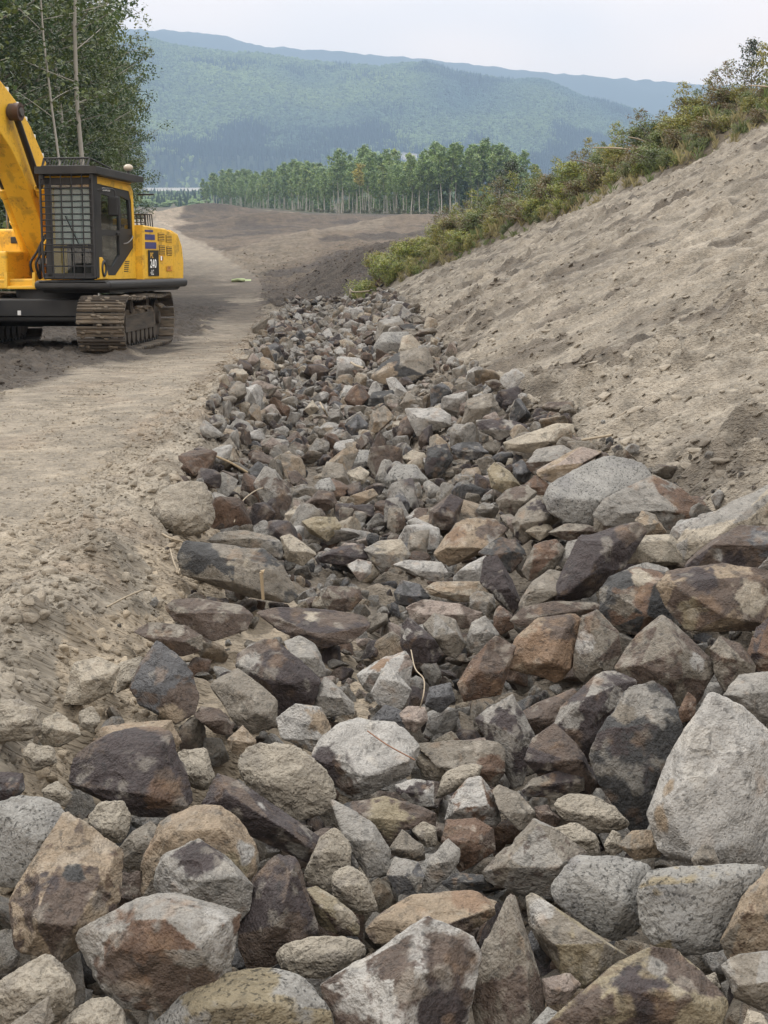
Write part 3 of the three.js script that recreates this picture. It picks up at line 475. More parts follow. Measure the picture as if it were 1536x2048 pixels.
R('grey rock with maroon blotched top beside the dark brown rock', 'gm', '953,1440 975,1420 1025,1395 1030,1430 1055,1450 1072,1480 1050,1530 1045,1565 1025,1570 1010,1520 1000,1470', '990,1450,0.6 1040,1480,0.7', '1010,1445,28,m 1045,1520,24,m 1030,1475,16,m', { bias: -0.3 });
R('flat maroon-capped stone under the dark brown rock', 'km', '1047,1580 1070,1555 1140,1537 1170,1550 1168,1580 1110,1595 1055,1590', '1060,1572,0.5 1160,1566,0.6', '1120,1553,26,m', { bias: -0.2 });
R('cracked brown clay boulder beside the shield slab tip', 'c', '1115,1605 1130,1592 1185,1592 1235,1620 1255,1645 1225,1665 1180,1660 1125,1630');
R('dark grey slab sloping to the spotted tan pyramid', 'k', '983,1580 1000,1567 1040,1590 1070,1625 1073,1645 1040,1660 1005,1620', '', '', { tilt: 0.7 });
R('small brown stone above the spotted tan pyramid', 'b', '1070,1615 1095,1610 1122,1640 1110,1655 1078,1650');
R('spotted tan pyramid rock in front of the granite block', 'kg', '970,1745 990,1710 1075,1643 1100,1655 1168,1705 1150,1740 1100,1790 1040,1780 980,1760', '1078,1650,0.3 1010,1730,0.6 1115,1735,0.8 1060,1735,0.7', '', { spots: 1 });
R('rough clay lump behind the spotted tan pyramid', 'c', '1110,1660 1150,1645 1190,1670 1200,1715 1170,1712');
R('tan squared stone touching the base of the white slab', 'tk', '1240,1690 1265,1662 1310,1662 1330,1690 1318,1715 1270,1718');
R('crumbly little clod left of the tan squared stone', 'c', '1208,1690 1225,1660 1240,1670 1245,1700 1220,1715');
R('small brown pointed stone lying against the white slab', 'k', '1385,1720 1405,1690 1425,1695 1440,1730 1420,1742 1395,1742', '', '', { back: -1.2 });
R('rounded speckled granite block beside the squarish granite', 'n', '1105,1770 1130,1735 1150,1712 1250,1718 1300,1735 1290,1800 1280,1850 1230,1878 1200,1870 1170,1820 1110,1800', '1150,1745,0.4 1260,1745,0.5 1250,1810,0.75', '', { tilt: 0.55 });
R('squarish greenish speckled granite block under the white slab', 'ny', '1280,1780 1300,1745 1400,1742 1470,1730 1525,1735 1530,1770 1480,1820 1450,1890 1360,1910 1310,1890 1285,1830', '1310,1770,0.5 1440,1765,0.5 1340,1880,0.5', '', { bias: -0.2 });
R('brown-spotted tan boulder right of the squarish granite', 'tk', '1445,1880 1470,1830 1500,1770 1545,1725 1610,1750 1610,1900 1540,1910 1460,1922', '', '', { spots: 1, bias: -0.2 });
R('grey-brown boulder under the brown-spotted tan boulder', 'kg', '1440,1930 1460,1915 1540,1905 1610,1900 1610,2010 1540,2025 1470,1990', '', '', { back: -0.4 });
R('little clay stone below the squarish granite', 'c', '1405,1955 1430,1945 1440,1975 1415,1982', '', '', { back: -1 });
R('pale corner of a stone below the grey-brown boulder', 'w', '1485,2060 1495,2018 1525,2030 1550,2070 1500,2090');
R('rusty yellow-brown boulder with a maroon stained crest', 'yb', '1110,2040 1180,1980 1230,1935 1300,1900 1345,1905 1395,1940 1440,1995 1458,2060 1455,2120 1110,2120', '1300,1915,0.3 1240,1985,0.6 1380,1985,0.7', '1290,1995,62,m 1180,2020,50,b 1390,2030,60,y 1320,1935,30,g', { spots: 0.7 });
R('smooth grey-tan slab with yellow stains beside granite blocks', 'ky', '1058,1800 1070,1790 1110,1820 1150,1845 1200,1890 1250,1910 1215,1945 1165,1975 1120,1940 1090,1900 1065,1850', '', '1160,1930,40,y 1080,1815,26,l', { tilt: 0.7, spots: 0.1 });
R('small blue-grey stone on the smooth grey-tan slab', 'u', '1055,1875 1070,1855 1110,1860 1112,1905 1090,1935 1065,1910', '', '', { back: -1 });
R('pinkish clay stone left of the rusty yellow-brown boulder', 'p', '1085,1960 1140,1945 1160,1970 1130,2005 1095,2010');
R('tall pointed blotched rock beside the sharp-ridged rock', 'kb', '943,1960 960,1930 985,1850 1012,1800 1028,1800 1045,1870 1065,1920 1085,2000 1082,2060 1060,2120 960,2120 945,2020', '1020,1810,0.4 1052,1900,0.75 1058,2040,0.8 980,1960,0.4', '1070,1990,30,b', { spots: 0.8, bias: -0.15 });
R('speckled granite stone under the tall pointed rock', 'n', '1055,2060 1095,2015 1120,2030 1135,2090 1060,2100', '', '', { back: -0.6 });
R('wide tan-orange topped rock overhanging a gap', 'tb', '740,1860 765,1830 830,1790 960,1780 1000,1800 985,1830 930,1865 855,1870 800,1890 748,1885', '765,1838,0.5 890,1853,0.9 985,1815,0.5', '860,1812,60,t 940,1800,40,o', { bias: -0.25, tilt: 0.9, spots: 0.2 });
R('narrow grey stone leaning among the clods', 'g', '842,1780 860,1715 895,1680 917,1700 918,1725 880,1770 855,1787', '', '', { spots: 0.1 });
R('grey chunky stone left of the narrow grey stone', 'gu', '775,1750 790,1715 835,1725 850,1750 835,1790 795,1785');
R('dark flat stone above the tan-orange topped rock', 'd', '885,1765 910,1748 965,1750 985,1775 960,1785 900,1782');
R('orange-brown blocky stone below the white fractured rock', 'rb', '885,1680 895,1642 950,1640 985,1660 988,1700 955,1725 920,1742 900,1715', '', '930,1680,34,r');
R('white fractured rock with orange flecks', 'lr', '890,1640 900,1600 935,1560 960,1555 985,1590 1000,1640 985,1655 950,1640', '', '930,1600,30,l', { bias: -0.2 });
R('small brown stone beside a round clod and narrow grey stone', 'k', '775,1705 805,1660 845,1690 852,1720 830,1725');
R('round clay clod above the narrow grey stone', 'c', '825,1660 845,1643 870,1655 872,1690 850,1692', '', '', { back: -0.3 });
R('dark olive-brown rock under the white-maroon stone', 'bd', '690,1610 770,1590 830,1610 868,1630 865,1665 800,1690 768,1690 720,1645', '', '770,1635,40,y', { bias: 0.05 });
R('white-maroon stone on the dark olive-brown rock', 'lm', '792,1570 830,1558 865,1565 868,1610 840,1612 798,1592', '', '', { back: -0.4 });
R('cracked olive clay clod beside the big pale polygon rock', 'c', '833,1520 855,1500 900,1495 905,1530 880,1560 850,1550', '', '', { back: -0.5 });
R('knobbly clay lump right of the cracked olive clod', 'c', '890,1550 930,1530 965,1530 950,1560 910,1572 875,1595', '', '', { back: -0.5 });
R('flat brown slab behind the knobbly clay lump', 'kb', '832,1490 900,1480 990,1485 1003,1500 1000,1550 985,1570 950,1540 860,1520', '', '980,1540,26,r');
// middle ground, right
R('big light granite dome at the foot of the cut slope', 'n', '1090,1001 1100,973 1168,931 1221,912 1265,922 1305,951 1274,988 1212,1006 1188,1050 1142,1045 1098,1019', '1105,1000,0.4 1200,1000,0.8 1240,960,0.4', '', { tilt: 0.9 });
R('grey ridge rock with a red-brown right flank beside granite dome', 'gr', '1192,1028 1212,999 1305,953 1340,970 1379,997 1415,1030 1404,1043 1335,1058 1269,1045 1212,1045', '1305,965,0.3 1328,1022,0.85 1240,1030,0.5', '1365,1000,34,r 1260,1005,40,g', { bias: -0.3, spots: 0.1 });
R('brown stone in front of the grey ridge rock', 'bk', '1191,1035 1215,1015 1260,1005 1272,1030 1265,1050 1205,1067 1190,1060', '', '', { back: -1 });
R('tan triangular stone in front of the grey ridge rock', 'kt', '1272,1040 1285,1022 1310,1030 1333,1065 1290,1075 1275,1060', '', '', { back: -1 });
R('long pale beam-like rock lying against the cut slope', 'wg', '1358,1085 1375,1060 1440,1020 1540,972 1590,955 1590,1060 1480,1062 1420,1095 1375,1118 1362,1100', '1380,1075,0.4 1480,1035,0.6 1420,1085,0.7', '', { spots: 0.1 });
R('maroon rock with cream streaks below the pale beam', 'mb', '1375,1130 1430,1080 1480,1050 1580,1060 1590,1140 1470,1140 1390,1150', '', '1430,1110,20,l 1520,1085,40,u 1470,1120,30,m', { bias: -0.1 });
R('large brown and cream slab overhanging a dark gap', 'bt', '1322,1170 1345,1145 1440,1130 1500,1135 1590,1145 1590,1250 1500,1258 1380,1258 1340,1215', '1345,1165,0.5 1450,1235,0.8 1530,1160,0.5', '1490,1195,30,w 1400,1160,40,m 1380,1220,34,y', { bias: -0.1 });
R('blackish rusty boulder left of the overhanging slab', 'dr', '1197,1180 1215,1160 1270,1135 1330,1150 1335,1200 1340,1240 1275,1268 1225,1250 1200,1215', '1230,1185,0.6 1310,1160,0.5 1290,1230,0.8', '1290,1145,26,w 1250,1210,24,k', { bias: -0.05 });
R('maroon flag-shaped rock with pale rims', 'mb', '1160,1075 1230,1060 1270,1047 1290,1065 1250,1090 1245,1135 1205,1165 1180,1190 1115,1200 1110,1185 1160,1140', '1175,1085,0.5 1240,1080,0.4 1180,1150,0.8 1130,1185,0.6', '1205,1110,40,m', { bias: -0.1 });
R('cream block beside the maroon flag-shaped rock', 'w', '1248,1078 1260,1075 1340,1070 1360,1090 1375,1125 1320,1130 1250,1125', '1255,1085,0.5 1335,1082,0.6 1325,1122,0.7', '', { spots: 0.1 });
R('thin brown slab left of the maroon flag-shaped rock', 'bk', '1098,1066 1130,1048 1180,1050 1190,1065 1140,1082');
R('little cream stone beside the thin brown slab', 'w', '1052,1062 1075,1046 1100,1050 1105,1062 1080,1082');
R('grey rock with a maroon cap under the granite dome', 'km', '1025,1045 1040,1020 1075,993 1110,1020 1115,1040 1060,1060 1050,1085 1028,1075', '', '1080,1010,24,m', { bias: -0.2 });
R('grey-brown blocky rock left of the maroon-capped rock', 'kb', '994,1000 1015,980 1050,970 1070,985 1055,1020 1025,1040 1000,1020');
R('red-brown spotted stone touching the granite dome', 'rb', '1050,970 1072,950 1100,970 1095,990 1068,987');
R('yellow-tan wedge above the grey-brown blocky rock', 'y', '976,940 990,925 1020,945 1040,970 1015,988 985,975');
R('small blue-grey pointed stone beside the yellow-tan wedge', 'u', '1025,930 1045,920 1065,945 1055,965 1030,960');
R('grey slab above the blue-grey pointed stone', 'gb', '1050,925 1075,900 1120,890 1150,905 1100,930 1070,950');
R('long pinkish-tan rock behind the granite dome', 'pt', '1075,945 1110,920 1160,895 1200,905 1165,930 1110,965 1085,955');
R('cream-yellow boulder near the cut slope toe', 'w', '1008,885 1050,870 1110,848 1140,850 1145,865 1125,880 1070,905 1015,900', '', '1090,862,40,w', { spots: 0.05 });
R('bright orange weathered rock', 'ot', '1015,1320 1035,1275 1080,1235 1140,1228 1162,1240 1150,1340 1110,1360 1060,1332 1020,1335', '1060,1275,0.5 1130,1260,0.5 1100,1325,0.7', '1090,1300,45,o 1120,1245,30,b', { spots: 0.5 });
R('grey-brown upright block right of the bright orange rock', 'kb', '1147,1345 1155,1280 1165,1235 1195,1222 1235,1270 1240,1310 1225,1350 1165,1360', '1180,1240,0.5 1190,1330,0.8', '1168,1290,20,l', { spots: 0.6 });
R('rust-brown wedge left of the bright orange rock', 'rb', '918,1365 945,1320 990,1275 1028,1295 1015,1330 1000,1385 930,1400', '', '', { spots: 0.5 });
R('flat dark slab above the bright orange rock', 'bk', '1025,1240 1050,1215 1110,1203 1195,1205 1200,1220 1150,1232 1090,1235 1045,1255');
R('smooth grey slab above the flat dark slab', 'k', '1040,1205 1065,1165 1100,1140 1140,1150 1150,1165 1100,1200 1045,1225', '', '', { tilt: 0.8, spots: 0.1 });
R('grey-brown cracked rock left of the maroon flag-shaped rock', 'kr', '1045,1140 1070,1090 1110,1080 1130,1100 1100,1150 1060,1160');
R('narrow grey stone behind the maroon flag-shaped rock', 'g', '1118,1130 1135,1085 1160,1080 1165,1145 1140,1150');
R('dark brown rough rock behind the light triangle slab', 'bd', '958,1105 1000,1075 1035,1080 1050,1110 1020,1145 980,1120');
R('orange-tan and grey rock with a brown cap', 'tg', '867,1110 910,1050 950,1035 990,1035 1010,1060 1000,1080 950,1110 900,1130', '', '980,1055,30,b 910,1065,22,o', { bias: -0.1 });
R('light grey triangle slab beside the maroon triangle', 'l', '905,1155 940,1125 970,1112 965,1165 910,1168', '', '', { spots: 0.05 });
R('maroon triangle rock with one light edge', 'mg', '962,1165 970,1118 995,1114 1025,1165 1040,1205 1025,1225 985,1190', '', '985,1160,34,m', { bias: -0.25 });
R('cream bar-shaped slab below the light triangle slab', 'wt', '857,1175 870,1165 960,1163 982,1175 975,1200 920,1203 865,1190');
R('grey cube-like stone at the end of the cream bar', 'gk', '940,1195 955,1180 985,1190 992,1215 970,1232 942,1215', '', '', { back: -0.5 });
R('small red-brown stone below the grey cube', 'rb', '988,1230 1000,1208 1025,1235 1028,1255 1000,1268 988,1255');
R('pinkish-brown mottled slab below the cream bar', 'pb', '815,1215 850,1200 920,1210 960,1225 940,1255 880,1255 830,1240');
R('olive-grey rounded rock under the pinkish slab', 'kg', '848,1250 870,1228 910,1240 932,1290 910,1315 870,1300');
R('grey-tan wedge right of the olive-grey rounded rock', 'g', '932,1285 945,1245 970,1233 995,1270 975,1300 940,1305');
// middle ground, left
R('brown block with a rough front at the soil bank edge', 'bk', '333,1220 350,1200 400,1200 480,1215 503,1230 490,1260 455,1270 425,1280 395,1255 345,1240', '385,1225,0.8 480,1228,0.5 360,1225,0.5', '', { tilt: 0.9 });
R('long flat purple-brown slab lying level on dirt', 'bm', '520,1225 560,1217 650,1220 720,1232 735,1250 700,1285 640,1296 600,1270 555,1258', '560,1240,0.4 640,1275,0.7 700,1258,0.6', '630,1232,18,w 660,1240,30,b', { tilt: 1.1, bias: -0.1 });
R('brown crusted rock at the dirt edge above the blue-grey slab', 'bk', '272,1265 300,1247 370,1250 400,1270 398,1300 365,1310 320,1290');
R('grey-tan slab right of the maroon-brown boulder', 'g', '570,1285 600,1272 630,1290 655,1340 640,1355 600,1330', '', '', { tilt: 0.8, spots: 0.1 });
R('grey notched stone under the grey-tan slab', 'g', '625,1400 650,1355 665,1365 660,1395 705,1405 705,1425 650,1432 630,1425');
R('pale pink-tan rock with a rusty top edge', 'lp', '715,1350 760,1320 815,1298 822,1330 815,1375 780,1405 745,1390 725,1370', '', '760,1325,20,o', { bias: -0.2 });
R('light grey triangular rock leaning on the pale pink-tan rock', 'l', '742,1385 775,1325 800,1370 822,1380 805,1415 760,1410', '', '', { back: -1, spots: 0.1 });
R('dark maroon rock with a light left edge', 'mg', '800,1250 815,1235 860,1270 890,1310 870,1325 820,1320 802,1290', '', '808,1265,14,l 850,1300,36,m', { bias: -0.3 });
R('grey-brown rough rock below the blue-black stone', 'kb', '645,1195 655,1175 720,1175 725,1195 700,1220 655,1220');
R('dark speckled granite cobble above the big pale polygon rock', 'n', '742,1440 770,1410 800,1420 815,1450 800,1465 760,1460', '', '775,1440,50,u');
R('small black-speckled granite cobble by the curved root', 'n', '850,1410 860,1375 900,1365 910,1400 880,1425', '', '880,1395,50,u');
R('small pinkish stone beside the curved root', 'p', '797,1430 815,1415 850,1415 855,1440 830,1465 808,1455');
R('dark brown chipped stone under the blue-grey slab', 'b', '388,1430 400,1412 440,1420 470,1450 460,1470 430,1465');
R('tan cube stone left of the white and tan cobble', 't', '455,1480 485,1452 510,1480 512,1500 490,1515 462,1500');
R('cracked clay clod beside the black-maroon slab', 'c', '345,1530 360,1505 410,1500 425,1560 405,1580 370,1565');
R('large dark boulder with a pale quartz streak by the stake', 'dk', '360,1115 375,1085 420,1090 455,1100 520,1098 560,1130 590,1190 570,1203 500,1192 440,1172 370,1150', '400,1110,0.5 480,1120,0.8 540,1140,0.5 470,1165,0.8', '485,1150,36,w 390,1115,40,d 545,1160,40,k', { bias: -0.1 });
R('long grey-topped slab behind the large dark boulder', 'gd', '418,1082 440,1066 490,1062 540,1070 562,1085 560,1115 500,1100 440,1092', '440,1078,0.5 540,1082,0.6', '490,1070,50,k', { bias: -0.2 });
R('pale angular rock right of the long grey-topped slab', 'w', '562,1075 580,1068 605,1085 628,1108 605,1130 575,1120', '', '', { spots: 0.1 });
R('huge weathered clay clod on the bank beside the road', 'c', '308,1020 320,985 370,965 410,970 425,1010 420,1050 380,1070 330,1055', '', '', { thick: 0.8 });
R('grey squared stone right of the huge clay clod', 'g', '425,1045 428,985 470,1000 468,1030 445,1055', '', '', { spots: 0.1 });
R('tall grey-tan rock with a brown right side on the ditch edge', 'gb', '508,970 530,935 550,940 580,985 582,1000 565,1040 540,1030 520,1000', '548,945,0.4 565,990,0.7', '572,1000,20,b', { bias: -0.2 });
R('olive-tan flat-topped rock in the ditch bottom', 'y', '604,1042 630,1034 670,1035 680,1055 655,1082 620,1065', '', '', { spots: 0.1 });
R('rounded pale tan rock beside the tall grey-tan rock', 'w', '570,1030 590,1010 612,1020 608,1040 585,1050');
R('long dark purple stone in the ditch bottom', 'm', '636,1115 670,1095 725,1088 738,1115 700,1132 640,1125');
R('grey rock with a sandy pale top beside the dark purple stone', 'gw', '730,1100 755,1085 800,1080 820,1110 800,1130 760,1135 740,1120', '', '785,1090,26,w', { bias: -0.3 });
R('pink-white angular stone under the dark purple stone', 'pl', '695,1130 715,1118 742,1125 740,1145 720,1163');
R('pale grey slab left of the cream bar', 'l', '790,1130 815,1120 880,1125 895,1145 870,1165 830,1150', '', '', { spots: 0.1 });
R('blue-black stone left of the cream bar', 'ud', '790,1185 805,1160 840,1170 862,1195 840,1212 795,1207');
R('long grey granite slab in mid ditch', 'n', '662,920 700,900 760,902 765,915 720,940 690,935');
R('grey block below the long granite slab', 'k', '645,955 655,925 685,930 702,975 675,985');
R('small rough granite stone beside the grey block', 'n', '628,985 640,960 660,955 672,980 650,995');
R('cream cube stone right of the grey block', 'w', '695,945 720,933 738,945 730,965 705,975');
R('round granite boulder in mid ditch', 'n', '768,960 790,930 830,930 855,960 830,975 790,980');
R('dark maroon block right of the round granite boulder', 'md', '850,935 855,895 895,885 905,920 880,955 855,952');
R('pale tan round rock above the round granite boulder', 'w', '803,915 825,900 850,905 850,935 815,930');
R('flat tan stone pointing at the round granite boulder', 'tw', '686,1005 745,978 755,990 735,1005 710,1015');
R('grey cone-shaped stone in mid ditch', 'u', '778,1015 800,978 820,1010 815,1030 790,1030');
R('brown cube under the grey cone-shaped stone', 'bk', '775,1055 778,1018 805,1015 812,1050 790,1068', '', '', { back: -0.5 });
R('brown wedge with white top right of the brown cube', 'bl', '812,1035 830,1018 856,1018 850,1045 835,1058');
R('maroon-brown creased rock right of the brown wedge', 'bm', '855,1055 860,1020 900,990 925,1000 910,1060');
R('brown squat rock left of the flat tan stone', 'b', '610,1005 640,980 665,985 675,1010 650,1022 612,1012');
R('grey-tan upright square stone in mid ditch', 'k', '810,1115 822,1065 858,1062 852,1110 815,1120');
// far
R('grey granite boulder standing on the far rock ridge', 'n', '747,695 765,665 815,664 822,690 800,703 758,714');
R('biggest dark boulder on the far rock ridge', 'kd', '745,755 760,735 800,705 850,695 866,730 858,755 800,770 760,765', '800,728,0.6 850,750,0.6', '770,745,24,t');
R('thin dark slab on the slope toe beyond the granite boulder', 'bd', '797,650 830,648 866,652 845,668 810,665');
R('tan-sided tall rock below the biggest dark boulder', 'kt', '735,880 745,820 770,812 788,835 770,850 738,880');
R('brown upright rock right of the tan-sided tall rock', 'b', '790,885 800,845 820,825 832,860 810,890');
R('broad white-grey slab on the far rock ridge', 'l', '812,820 880,815 900,830 900,850 870,860 835,870 820,840', '', '', { spots: 0.05 });
R('dark grey facet rock left of the tan-sided tall rock', 'ud', '690,850 715,828 735,850 728,870 705,880');
R('blackish overhung rock below the biggest dark boulder', 'd', '735,810 745,785 785,780 790,800 760,815');
R('olive-grey rounded rock left of the broad white-grey slab', 'k', '800,810 815,785 848,800 850,815 812,822');
R('light grey flat rock on the left face of the far ridge', 'l', '680,795 690,770 715,775 705,795');
R('pale rounded stone in the far ditch bottom', 'w', '608,820 625,800 640,820 620,830');
R('grey-brown faceted block near the cream-yellow boulder', 'kn', '920,850 935,800 985,785 998,820 975,850 930,852');
R('dark slate rock below the grey-brown faceted block', 'ud', '902,895 920,885 955,885 978,905 950,920 915,915');
R('grey-maroon broad rock left of the cream-yellow boulder', 'gm', '955,840 1000,835 1050,850 1060,865 1000,880 960,860');
// ---------------------------------------------------------------- the rest of the riprap: mid-size rocks one by one, rubble and clods in mass
const looseKinds = [];
{
  const r = rng(4242), tones = ['gk', 'kb', 'bm', 'lg', 'tk', 'mb', 'gm', 'kg', 'wt', 'ud', 'rb', 'pk', 'g', 'k', 'l', 'bk'];
  const said = { g: 'grey', k: 'grey-tan', b: 'brown', l: 'light grey', t: 'tan', m: 'maroon', w: 'cream', u: 'blue-grey', r: 'rust-brown', p: 'pinkish' };
  for (let i = 0; i < 32; i++) {
    const pts = [], el = [0.75 + 0.5 * r(), 0.55 + 0.35 * r(), 0.75 + 0.5 * r()];
    for (let n = 0; n < 13; n++) { const v = new THREE.Vector3(r() - 0.5, r() - 0.5, r() - 0.5).normalize().multiplyScalar(0.85 + 0.3 * r()); pts.push(new THREE.Vector3(v.x * el[0], v.y * el[1], v.z * el[2])); }
    const tone = tones[i % tones.length], g = stone(pts, { kind: 's', tone, seed: 900 + i, tile: 1.6, spots: 0.5 }, i < 16 ? 11 : 4).geometry;
    looseKinds.push([g, said[tone[0]]]);
  }
}
{
  const r = rng(99), placed = surveyed.slice();
  const free = (x, d, s) => placed.every(([a, b, q]) => (a - x) ** 2 + ((b - d) * 0.55) ** 2 > ((q + s) * 0.72) ** 2);
  const where = (d) => d < 7 ? 'in the nearest stretch of the ditch' : d < 14 ? 'beside the middle of the ditch' : d < 26 ? 'in the ditch opposite the excavator' : 'at the far end of the ditch';
  let n = 0, tries = 0;
  while (n < 118 && tries++ < 9000) {
    const d = 5.5 * Math.pow(52 / 5.5, Math.pow(r(), 0.8)), u = r(), x = lerp(rockL(d) + 0.1, toeX(d) - 0.05, u), s = (0.09 + 0.15 * r() * r()) * (1 + smooth(15, 40, d) * 0.45) * (u > 0.55 && d > 14 ? 1.25 : 1);
    if (!free(x, d, s) || (d < 11 && u < 0.36)) continue;
    const i = Math.floor(r() * 16), [g, said] = looseKinds[i], m = new THREE.Mesh(g, rockMats.s);
    m.position.set(x, macro(x, d) + s * 0.35, -d); m.scale.set(s * (0.85 + 0.3 * r()), s * (0.85 + 0.3 * r()), s); m.rotation.set(r() * 6, r() * 6, r() * 6);
    let next = null, gap = 1.4; for (const [a, b, q, say] of surveyed) { const e = Math.hypot(a - x, b - d) - q - s; if (e < gap) { gap = e; next = say; } }
    top(m, 'riprap_rock', (s > 0.19 ? 'mid-sized ' : 'smaller ') + said + ' angular rock ' + (next ? 'next to the ' + next : where(d)), 'rock', 'riprap rocks lining the ditch'); placed.push([x, d, s]); n++;
  }
  // the mass of smaller rubble
  const bins = Array.from({ length: 16 }, () => []);
  const put = (x, d, s, sink) => bins[Math.floor(r() * 16)].push([x, macro(x, d) + detail(x, d, zone(x, d)) + s * sink, -d, s]);
  for (let k = 0; k < 4600; k++) { const d = 8 * Math.pow(58 / 8, Math.pow(r(), 0.75)), x = lerp(rockL(d) - 0.1, toeX(d) + 0.1, r()), s = (0.04 + 0.1 * r() * r()) * (1 + 0.5 * smooth(15, 45, d)); put(x, d, s, 0.2 + 0.9 * r()); }
  for (let k = 0; k < 2600; k++) { const d = 2.4 * Math.pow(12 / 2.4, r()), x = lerp(rockL(d) - 0.05, toeX(d) + 0.2, r()), s = 0.012 + 0.04 * r() * r(); if (x < lerp(rockL(d), toeX(d), 0.42) && d > 4.2 && r() < 0.85) continue; put(x, d, s, 0.25); }
  for (let k = 0; k < 1500; k++) { const d = 2.2 * Math.pow(7.5 / 2.2, r()), x = lerp(-1.25, toeX(d), r()), u = (x - rockL(d)) / (toeX(d) - rockL(d)); if (u < 0.04 || rough(x, d, 'ditch') > -0.13) continue; const s = 0.03 + 0.06 * r(); put(x, d, s, 0.2 + 1.3 * r()); }
  for (let k = 0; k < 1500; k++) { const d = 4.0 * Math.pow(11 / 4.0, r()), x = lerp(rockL(d), toeX(d), 0.06 + 0.5 * r()), s = 0.016 + 0.05 * r() ** 1.6; if (fbm(x * 1.6, d * 1.1, 7, 3) < -0.12 && r() < 0.7) continue; put(x, d, s, 0.15 + 0.3 * r()); }
  const parts = [], o = new THREE.Object3D();
  const group = new THREE.Group();
  bins.forEach((spots, i) => {
    const m = new THREE.InstancedMesh(looseKinds[16 + i][0], rockMats.s, spots.length); m.name = 'rubble';
    spots.forEach(([x, y, z, s], k) => { o.position.set(x, y, z); o.rotation.set(r() * 6, r() * 6, r() * 6); o.scale.set(s * (0.8 + 0.5 * r()), s * (0.7 + 0.4 * r()), s * (0.8 + 0.5 * r())); o.updateMatrix(); m.setMatrixAt(k, o.matrix); });
    group.add(m);
  });
  top(group, 'rubble', 'small angular rubble filling the ditch between the riprap rocks', 'rubble', null, 'stuff');
}
{ // soil clods: loose lumps on the bank, the road margins and the cut slope
  const r = rng(31), geos = [];
  for (let i = 0; i < 5; i++) {
    const pts = []; for (let n = 0; n < 14; n++) { const v = new THREE.Vector3(r() - 0.5, r() - 0.5, r() - 0.5).normalize().multiplyScalar(0.75 + 0.5 * r()); pts.push(new THREE.Vector3(v.x * 1.1, v.y * 0.75, v.z)); }
    const g = stone(pts, { kind: 'c', tone: 'c', seed: 1200 + i, tile: 2 }, 3).geometry; g.deleteAttribute('color'); geos.push(g);
  }
  const bins = geos.map(() => []), slabs = [];
  const add = (x, d, s) => { const z = zone(x, d), c = soil(x, d, z), v = 0.85 + 0.3 * r(); bins[Math.floor(r() * 5)].push([x, macro(x, d) + detail(x, d, z) - s * 0.1, -d, s, c.map((q) => Math.min(0.5, q * v))]); };
  for (let k = 0; k < 16000; k++) { const d = 3.6 * Math.pow(60 / 3.6, r()), x = lerp(roadE(d) - 0.25, rockL(d) + 0.3, r()); add(x, d, 0.005 + 0.026 * r() ** 4); }
  for (let k = 0; k < 12000; k++) { const d = 3.6 * Math.pow(22 / 3.6, r()), x = lerp(roadE(d) - 3.2 * r(), rockL(d) + 0.2, r()); add(x, d, 0.003 + 0.009 * r() ** 2); }
  for (let k = 0; k < 16000; k++) { const d = 6 * Math.pow(34 / 6, r()), x = roadE(d) - 5.5 * r(); if (fbm(x * 0.9, d * 0.5, 3, 3) < -0.05 && r() < 0.6) continue; add(x, d, 0.004 + 0.016 * r() ** 3); }
  for (let k = 0; k < 2600; k++) { const d = lerp(15, 34, r()), x = roadE(d) - 2.2 - 4.5 * r(); add(x, d, 0.01 + 0.03 * r() ** 3); }
  for (let k = 0; k < 42000; k++) { const d = 5 * Math.pow(50 / 5, r()), T = toeX(d), x = T + 10 * r() ** 1.3; if (d > brow(x)) continue; if (noise(x * 0.9, d * 0.9, 41) < -0.1 && r() < 0.55) continue; add(x, d, 0.006 + 0.012 * r() + 0.03 * r() ** 9); }
  for (let k = 0; k < 1700; k++) { const d = 5 * Math.pow(50 / 5, r()), T = toeX(d), x = T + 0.9 * r() ** 1.5; add(x, d, 0.008 + 0.035 * r() ** 3); }
  for (let k = 0; k < 3500; k++) { const d = lerp(54, 170, r()), x = lerp(roadE(d), roadE(d) + 14, r()); if (x > toeX(d) && d < brow(x) + 3) continue; add(x, d, 0.03 + 0.09 * r() ** 3); }
  const turnA = new THREE.Quaternion(), turnB = new THREE.Quaternion(), AZ = new THREE.Vector3(0, 0, 1);
  const group = new THREE.Group(), o = new THREE.Object3D(), c = new THREE.Color(), cm = new THREE.MeshStandardMaterial({ roughness: 0.97, map: clayMap, bumpMap: clayBump, bumpScale: 0.004 });
  bins.forEach((spots, i) => {
    const m = new THREE.InstancedMesh(geos[i], cm, spots.length); m.name = 'clods';
    spots.forEach(([x, y, z, s, q], k) => { o.position.set(x, y, z); const cut = x > toeX(-z); turnA.setFromAxisAngle(AZ, cut ? 0.46 : 0); turnB.setFromEuler(new THREE.Euler((r() - 0.5) * 0.7, cut ? -0.72 + (r() - 0.5) * 1.4 : r() * 6, (r() - 0.5) * 0.7)); o.quaternion.copy(turnA).multiply(turnB); o.scale.set(s * (cut ? 1 + r() : 0.8 + 0.6 * r()), s * (cut ? 0.8 : 1), s * (0.8 + 0.5 * r())); o.updateMatrix(); m.setMatrixAt(k, o.matrix); m.setColorAt(k, c.setRGB(...q)); });
    group.add(m);
  });
  top(group, 'soil_crumbs', 'loose soil crumbs and pebbles strewn over bank, road edge and cut', 'soil', null, 'stuff');
}
